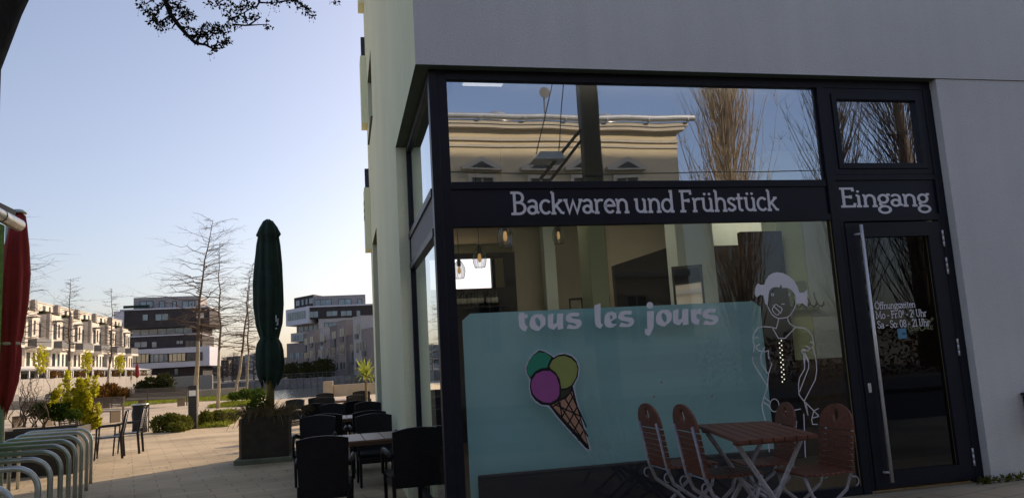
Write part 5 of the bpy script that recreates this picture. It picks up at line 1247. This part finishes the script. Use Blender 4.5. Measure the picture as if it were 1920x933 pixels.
# ================================================================== TREES
def bare_tree(name, lab, base, top, r0, m_t, m_b, nb, zlo, Lmax, group=None, droop=.1, seed=1, sub=6, bend=0, twr=.012):
    rnd = random.Random(seed); t = thing(name, lab, 'tree', tuple(base), group); base = Vector(base); top = Vector(top); H = (top-base).length; b = MB(); pts = []
    N = 14
    for k in range(N+1):
        u = k/N; p = Vector((base.x+(top.x-base.x)*u**3.0, base.y+(top.y-base.y)*u, base.z+(top.z-base.z)*u))+Vector((bend*H*math.sin(u*3.1)*.05, rnd.gauss(0, .004)*H, 0)); p.x += rnd.gauss(0, .0035)*H; pts.append(p)
    rs = [r0*(1-.93*(k/N)**.8) for k in range(N+1)]; b.tube(pts[:6], rs[:6], 8); b.tube(pts[5:], rs[5:], 8, 1); b.build('trunk', [m_t, m_b], t, smooth=True); b = MB()
    for k in range(nb):
        u = zlo+(1-zlo)*(k+rnd.random())/nb; u = min(u, .99); i = min(N-1, int(u*N)); p = pts[i].lerp(pts[i+1], u*N-i)
        a = rnd.uniform(0, 6.283); v = (u-zlo)/(1-zlo); L = Lmax*(1-.78*v)*(.55+.55*rnd.random())*min(1, .45+2.5*v)
        q = p.copy(); dx, dy = math.cos(a), math.sin(a); up = rnd.uniform(-.05, .5)*(1 if v > .3 else .5); bp_ = [q.copy()]
        for s in range(5):
            q = q+Vector((dx+rnd.gauss(0, .32), dy+rnd.gauss(0, .32), up-droop*s*.4+rnd.gauss(0, .2)))*(L/5); bp_.append(q.copy())
        r_ = max(twr*1.1, rs[i]*.42); b.tube(bp_, [r_*(1-.85*s/5)+.002 for s in range(6)], 4)
        for s in range(sub):
            j = 1+int(rnd.random()*4.99); o = bp_[j]; d = Vector((dx+rnd.gauss(0, .9), dy+rnd.gauss(0, .9), rnd.gauss(.15, .45))); l = L*rnd.uniform(.12, .36); e = o+d*l*.5; e2 = e+Vector((d.x+rnd.gauss(0, .4), d.y+rnd.gauss(0, .4), d.z+rnd.gauss(0, .4)))*l*.5
            b.tube([o, e, e2], [twr*.55, twr*.42, twr*.2], 3)
            for _ in range(2):
                d2 = Vector((rnd.gauss(0, 1), rnd.gauss(0, 1), rnd.gauss(.2, .6)))*l*.35; b.tube([e, e+d2], [twr*.35, twr*.18], 3)
    b.build('crown', m_b, t); return t
def tree_at(bpx, bpy, dep, tpx, tpy, **k):
    b0 = far(bpx, bpy, dep); b0.z = TG-.05; return b0, far(tpx, tpy, dep)
GT = 'young bare trees on the plaza'
for (bp0, dep, tp, r0, nb, lab, sd_) in (((366, 735), 42, (402, 412), .15, 74, 'tallest young bare tree, its trunk rising behind the bollard light', 3), ((408, 770), 38.5, (412, 455), .10, 70, 'thin bare tree just right of the tallest one', 4),
                                ((440, 757), 46, (474, 492), .11, 70, 'bare tree with its tip bending right towards the green parasol', 5), ((462, 748), 56, (468, 505), .10, 60, 'thin straight bare tree closest to the green parasol', 6),
                                ((127, 740), 60, (131, 522), .15, 60, 'bare tree with level twigs in front of the third terraced house', 7), ((195, 746), 58, (208, 540), .12, 45, 'slender leaning bare tree between the houses and the dark block', 8)):
    b0, t0_ = tree_at(*bp0, dep, *tp); bare_tree('young_tree', lab, b0, t0_, r0, 'bark_pale', 'twig', nb, .36 if sd_ < 7 else .42, (t0_.z-b0.z)*(.42 if sd_ == 3 else .25), GT, seed=sd_, sub=8, bend=(1.2 if sd_ in (5, 8) else .4), twr=.0075*dep/40)
b0, t0_ = tree_at(10, 745, 40, -20, 400); bare_tree('young_tree', 'bare tree hidden behind the red parasol with twigs reaching out to its right', b0, t0_, .16, 'bark_pale', 'twig', 80, .34, 4.6, GT, seed=12, sub=6, twr=.011)
for k, (bx_, ty) in enumerate(((398, 664), (436, 660), (476, 660), (418, 670))):
    b0, t0_ = tree_at(bx_, 715, 190, bx_+3, ty); b0.z = .2; bare_tree('distant_tree', words[k]+' hazy bare tree from the left behind the young trees', b0, t0_, .25, 'bark', 'twig', 60, .2, 4.2, 'distant bare trees across the water', seed=20+k, sub=6, twr=.05)

# ---- big tree whose branches hang into the picture from above
bt_ = thing('street_tree', 'large dark street tree with budding branches overhead, trunk at the upper left', 'tree', (-2.75, -3.2, 0))
b = MB(); rnd = random.Random(5)
e0, e1, e2 = onY(-2, 112, -3.1), onY(46, 0, -3.1), onY(150, -330, -3.1)
r0 = .24; q0 = Vector((-2.74, -3.1, -.1)); q1 = Vector((e0.x-.235, -3.1, 1.6)); q2 = Vector((e0.x-.215, -3.1, e0.z)); q3 = Vector((e1.x-.20, -3.1, e1.z+.02)); q4_ = Vector((e2.x-.1, -3.05, e2.z)); q5 = q4_+Vector((.5, .4, 2.4)); q6 = q5+Vector((.3, .4, 2.5))
b.tube([q0, q1, q2, q3, q4_, q5, q6], [.31, .235, .21, .19, .17, .12, .05], 16); b.build('trunk', 'bark_dark', bt_, smooth=True)
b = MB(); buds = MB()
YB = -1.9
def P2(px_, py_, y=YB): return onY(px_, py_, y)
def limb(pts, r0, r1):
    n = len(pts); b.tube(pts, [r0+(r1-r0)*k/(n-1) for k in range(n)], 7)
def cluster(c, n, sp):
    for k in range(n):
        d = Vector((rnd.gauss(0, 1), rnd.gauss(0, 1), rnd.gauss(.1, .9))).normalized(); L = sp*rnd.uniform(.35, 1); p = c+d*L
        b.tube([c, c+d*L*.5+Vector((0, 0, .006)), p], [.0022, .0016, .001], 3)
        for j in range(rnd.choice((2, 3, 4))):
            o = p+Vector((rnd.gauss(0, .009), rnd.gauss(0, .009), rnd.gauss(0, .009))); s = rnd.uniform(.0035, .0075); buds.lathe((o.x, o.y, o.z-s), ((.001, 0), (s*.8, s*.5), (s, s), (s*.6, s*1.7), (.0008, s*2.1)), 5)
        for j in range(2): buds.leaf(p, .028, .011, 0, (d+Vector((rnd.gauss(0, .5), rnd.gauss(0, .5), rnd.gauss(0, .5)))).normalized())
        if rnd.random() < .35:
            e = p+Vector((rnd.gauss(0, .008), rnd.gauss(0, .008), -rnd.uniform(.02, .055))); b.tube([p, e], [.0008, .0006], 3); buds.lathe((e.x, e.y, e.z-.004), ((.0006, 0), (.0028, .003), (.0006, .008)), 5)
src = Vector((q5.x, q5.y, q5.z))
ov = P2(310, -160)
limb([q4_, q4_.lerp(ov, .5)+Vector((0, 0, .25)), ov, P2(308, -60), P2(312, 0)], .07, .022)
main = [(308, -60), (311, 5), (320, 28), (335, 48), (350, 65), (366, 81), (385, 84), (400, 92), (416, 90)]
limb([P2(*p) for p in main], .018, .004)
lim2 = [[(311, 5), (300, 18), (290, 12)], [(320, 28), (300, 42), (288, 40)], [(316, 18), (334, 12), (346, -10)], [(330, 42), (322, 54), (330, 56)], [(338, 50), (350, 52), (358, 52)], [(333, 38), (352, 25), (362, 28)], [(366, 81), (375, 66), (390, 60), (404, 58)], [(380, 84), (393, 72), (398, 64), (412, 60)], [(400, 92), (408, 80), (420, 80)], [(390, 84), (388, 74), (384, 68)],
        [(303, -20), (287, 0), (272, 8)], [(311, -10), (330, -2), (350, 4)]]
for l in lim2: limb([P2(*p, YB+rnd.gauss(0, .05)) for p in l], .006, .002)
for px_, py_, n in ((268, 6, 5), (276, 18, 6), (288, 28, 8), (284, 40, 8), (296, 48, 8), (308, 52, 5), (298, 12, 7), (322, 6, 6), (345, 24, 8), (352, 32, 7), (362, 26, 7), (340, 14, 6), (353, 54, 7), (368, 66, 8), (376, 60, 8), (386, 56, 8), (398, 58, 8), (408, 56, 8), (418, 64, 8), (424, 78, 6), (412, 84, 7), (396, 96, 4), (372, 74, 6), (392, 70, 6), (312, 44, 5), (330, 22, 5)):
    cluster(P2(px_, py_, YB+rnd.gauss(0, .06)), n, .042)
limb([q5, P2(470, -220, -1.7), P2(486, -60, -1.7), P2(486, 5, -1.7)], .05, .008)
for l in ([(486, 5), (482, 12), (470, 16), (458, 24), (446, 30)], [(486, 5), (505, 6), (525, 4)], [(458, 24), (460, 38), (466, 48)], [(436, 46), (460, 48), (480, 47), (504, 46)], [(440, 52), (440, 60)], [(466, 48), (480, 38), (490, 32)], [(525, 4), (545, 0), (560, 4), (575, 16), (585, 22)], [(446, 30), (434, 36), (424, 42)], [(484, -20), (430, -6), (412, 4), (404, 14)]):
    limb([P2(*p, -1.7+rnd.gauss(0, .04)) for p in l], .0065, .0025)
for px_, py_, n in ((438, 34, 7), (428, 42, 7), (446, 22, 7), (454, 14, 7), (464, 6, 6), (434, 8, 6), (410, 6, 6), (478, 28, 6), (462, 36, 5), (500, 46, 4), (440, 58, 3), (560, 8, 6), (572, 16, 7), (582, 22, 6), (546, 2, 5), (508, 8, 4), (520, 4, 4), (398, 12, 4), (628, 2, 4), (420, 20, 5), (470, 14, 5)):
    cluster(P2(px_, py_, -1.7+rnd.gauss(0, .05)), n, .040)
for px_, py_ in ((514, 22), (518, 24), (524, 22), (572, 30), (566, 28), (618, 8), (630, 10), (490, 26), (503, 30)):
    p = P2(px_, py_, -1.7); b.tube([p+Vector((rnd.gauss(0, .01), 0, .03)), p], [.001, .0007], 3); buds.lathe((p.x, p.y, p.z-.004), ((.0006, 0), (.0028, .003), (.0006, .008)), 5)
b.build('branches', 'bark_dark', bt_); buds.build('buds', 'bud', bt_)

# ================================================================== ACROSS THE STREET (seen in the glass)
YO = -18.0
ab = thing('opposite_house', 'cream stucco house with gabled window heads, seen mirrored in the upper shop windows', 'house', (0, YO, 0))
XR = 11.2
b = MB(); b.box(-24, XR, YO-11, YO, -.3, 9.2); b.build('wall', 'altbau', ab)
b = MB(); b.box(-24.3, XR+.35, YO-11.3, YO+.26, 9.32, 9.44); b.box(-24.2, XR+.22, YO, YO+.22, 9.2, 9.32); b.box(-24, XR+.04, YO+.002, YO+.07, 8.82, 8.92); b.box(-24, XR+.03, YO+.002, YO+.05, 8.62, 8.70); b.box(-24, XR+.05, YO+.002, YO+.08, 4.0, 4.2); b.box(-24, XR+.05, YO+.002, YO+.10, -.3, .75)
b.build('cornice', 'altbau_trim', ab)
b = MB(); b.tube([(-24.3, YO+.30, 9.52), (XR+.6, YO+.30, 9.58)], .11, 12)
for k in range(24): b.tube([(-23+k*1.5, YO+.30, 9.525), (-22.96+k*1.5, YO+.30, 9.525)], .118, 12)
b.build('gutter', 'gutter', ab)
b = MB(); b.ext([(YO+.24, 9.45), (YO-11.3, 9.45), (YO-5.5, 11.0)], 0, -24.2, XR+.3); b.build('roof', 'roof_dark', ab)
wx = [9.15, 7.6, 6.05, 4.02, 2.0, .0, -2.0, -4.0, -6.0, -8.0, -10, -12, -14, -16, -18]
for x in wx:
    for zt, ped in ((7.6, 1), (4.0-.6, 0)):
        b = MB(); b.box(x-.36, x+.36, YO+.002, YO+.02, zt-1.7, zt, 1); ring(b, x-.48, x+.48, zt-1.75, zt+.06, .12, YO+.003, YO+.12)
        b.box(x-.03, x+.03, YO+.021, YO+.06, zt-1.65, zt-.06, 0)
        if ped:
            b.ext([(x-.68, zt+.20), (x+.68, zt+.20), (x+.72, zt+.30), (x, zt+.66), (x-.72, zt+.30)], 1, YO+.004, YO+.24); b.ext([(x-.4, zt+.26), (x+.4, zt+.26), (x, zt+.48)], 1, YO+.241, YO+.25, 1)
        b.build('window', ['altbau_trim', 'far_window'], ab)
for x, s, nm in ((4.9, .5, 'chimney'), (8.9, .42, 'chimney')):
    b = MB(); b.lathe((x, YO-1.0, 9.45), ((s, 0), (s, .35), (s*.9, .52), (s*.55, .66), (.02, .7)), 16); b.build('skylight_dome', 'gutter', ab, smooth=True)
b = MB(); b.tube([(6.6, YO-.9, 9.5), (6.6, YO-.9, 11.1)], .03, 6); b.lathe((0, 0, 0), ((.02, 0), (.14, .03), (.21, .07)), 16)
n0 = len(b.v)-48
for i in range(n0, len(b.v)): v = b.v[i]; b.v[i] = (6.6+v[0], YO-.85+v[2], 10.85+v[1])
b.build('satellite_dish', 'rail_grey', ab)
t = thing('street_lamp', 'dark street pole with slanted double arm, mirrored as a dark upright in the window', 'street lamp', (4.84, -9, -.12))
b = MB(); b.bbox(4.63, 5.05, -9.15, -8.85, -.3, 9.2, .03); b.build('pole', 'black_paint', t)
b = MB(); b.tube([(4.64, -9.02, 6.45), (3.62, -9.02, 5.35)], .035, 6); b.tube([(4.64, -9.02, 6.20), (3.75, -9.02, 5.22)], .035, 6); b.build('arm', 'black_paint', t)
b = MB(); b.ext([(3.45, 5.72), (4.15, 5.72), (4.05, 5.88), (3.60, 5.88)], 1, -9.3, -8.8); b.build('lamp_tray', 'gutter', t)
b = MB(); b.tube([(3.55, -9, 5.86), (4.35, -9.3, 8.4)], .012, 4); b.tube([(4.05, -9, 5.86), (4.5, -9.1, 8.6)], .012, 4); b.build('wire', 'cable', t)
b = MB(); b.tube([(-20, -8.4, 5.5), (5.3, -8.4, 5.28), (30, -8.4, 5.5)], .012, 5)
tag(b.build('overhead_cable', 'cable', loc=(5, -8.4, 5.3)), 'thin overhead cable mirrored as a level line above the sign', 'cable')
# tall bare poplars and planes beyond the street
def poplar(lab, x, y, H, W, seed, nb=230, r0=.3, m='poplar_twig', spread=.28):
    rnd = random.Random(seed); t = thing('poplar_tree', lab, 'tree', (x, y, 0), 'tall bare trees mirrored in the glass'); b = MB(); b.tube([(x, y, -.2), (x+.05, y, H*.3), (x, y, H*.7), (x, y, H)], [r0, r0*.75, r0*.35, .03], 8); b.build('trunk', 'bark', t, smooth=True); b = MB()
    for k in range(nb):
        z0 = H*rnd.uniform(.05, .8); a = rnd.uniform(0, 6.28); L = H*rnd.uniform(.12, .34); o = rnd.uniform(0, W*.45)*(1-z0/H*.6); p = Vector((x+math.cos(a)*o*.4, y+math.sin(a)*o*.4, z0)); d = Vector((math.cos(a)*spread, math.sin(a)*spread, 1)).normalized(); pts = [p]
        for s in range(4): d = (d+Vector((rnd.gauss(0, .09), rnd.gauss(0, .09), .10))).normalized(); pts.append(pts[-1]+d*L/4)
        b.tube(pts, [.032, .026, .018, .011, .004], 4)
        for s in range(9):
            o_ = pts[1+int(rnd.random()*3.9)]; e = o_+Vector((rnd.gauss(0, .35), rnd.gauss(0, .35), rnd.uniform(.4, 1.2)))*H*.035; b.tube([o_, e], [.009, .004], 3)
    b.build('crown', m, t); return t
poplar('tall bare poplar standing alone in the mirrored sky above the sign', 17.0, -25, 22, 4.4, 31, 420)
poplar('leaning bare tree mirrored in the left part of the window above the door', 24.2, -27, 19, 4, 32, 230, .30, 'twig', .45)
poplar('thick bare tree mirrored in the right part of the window above the door', 28.2, -27, 24, 6, 33, 330, .55, 'twig', .5)
poplar('bare tree mirrored low in the glass of the entrance door', 33, -30, 20, 6, 34, 150, .5, 'poplar_twig', .5)

# hedge and fence closing the yard beside the opposite house
hp_ = [(12.5+k*2.2, -20.5-k*.2, .9, 1.3, 1.0) for k in range(14)]
bush('garden_hedge_row', 'rust brown hedge beside the opposite house, mirrored low in the entrance door', 'hedge', hp_, 5200, 'rust_leaf', .2, base=(18, -20.8, 0))

b = MB(); rnd = random.Random(77)
for k in range(420):
    x = rnd.uniform(-5.5, 5.2); y = rnd.uniform(-3.2, 12) if x < -.3 else rnd.uniform(-3.5, -.05); z = (TG if x < -.3 else 0)+.012
    if x >= -.3 and x < 1.2: z = .012
    a = rnd.uniform(0, 6.28); s = rnd.uniform(.012, .035); dx, dy = math.cos(a)*s, math.sin(a)*s
    b.poly(((x-dx, y-dy, z), (x+dy*.5, y-dx*.5, z+rnd.uniform(0, .012)), (x+dx, y+dy, z+.004), (x-dy*.5, y+dx*.5, z+rnd.uniform(0, .01))))
tag(b.build('leaf_litter', 'dry_grass'), kind='stuff')
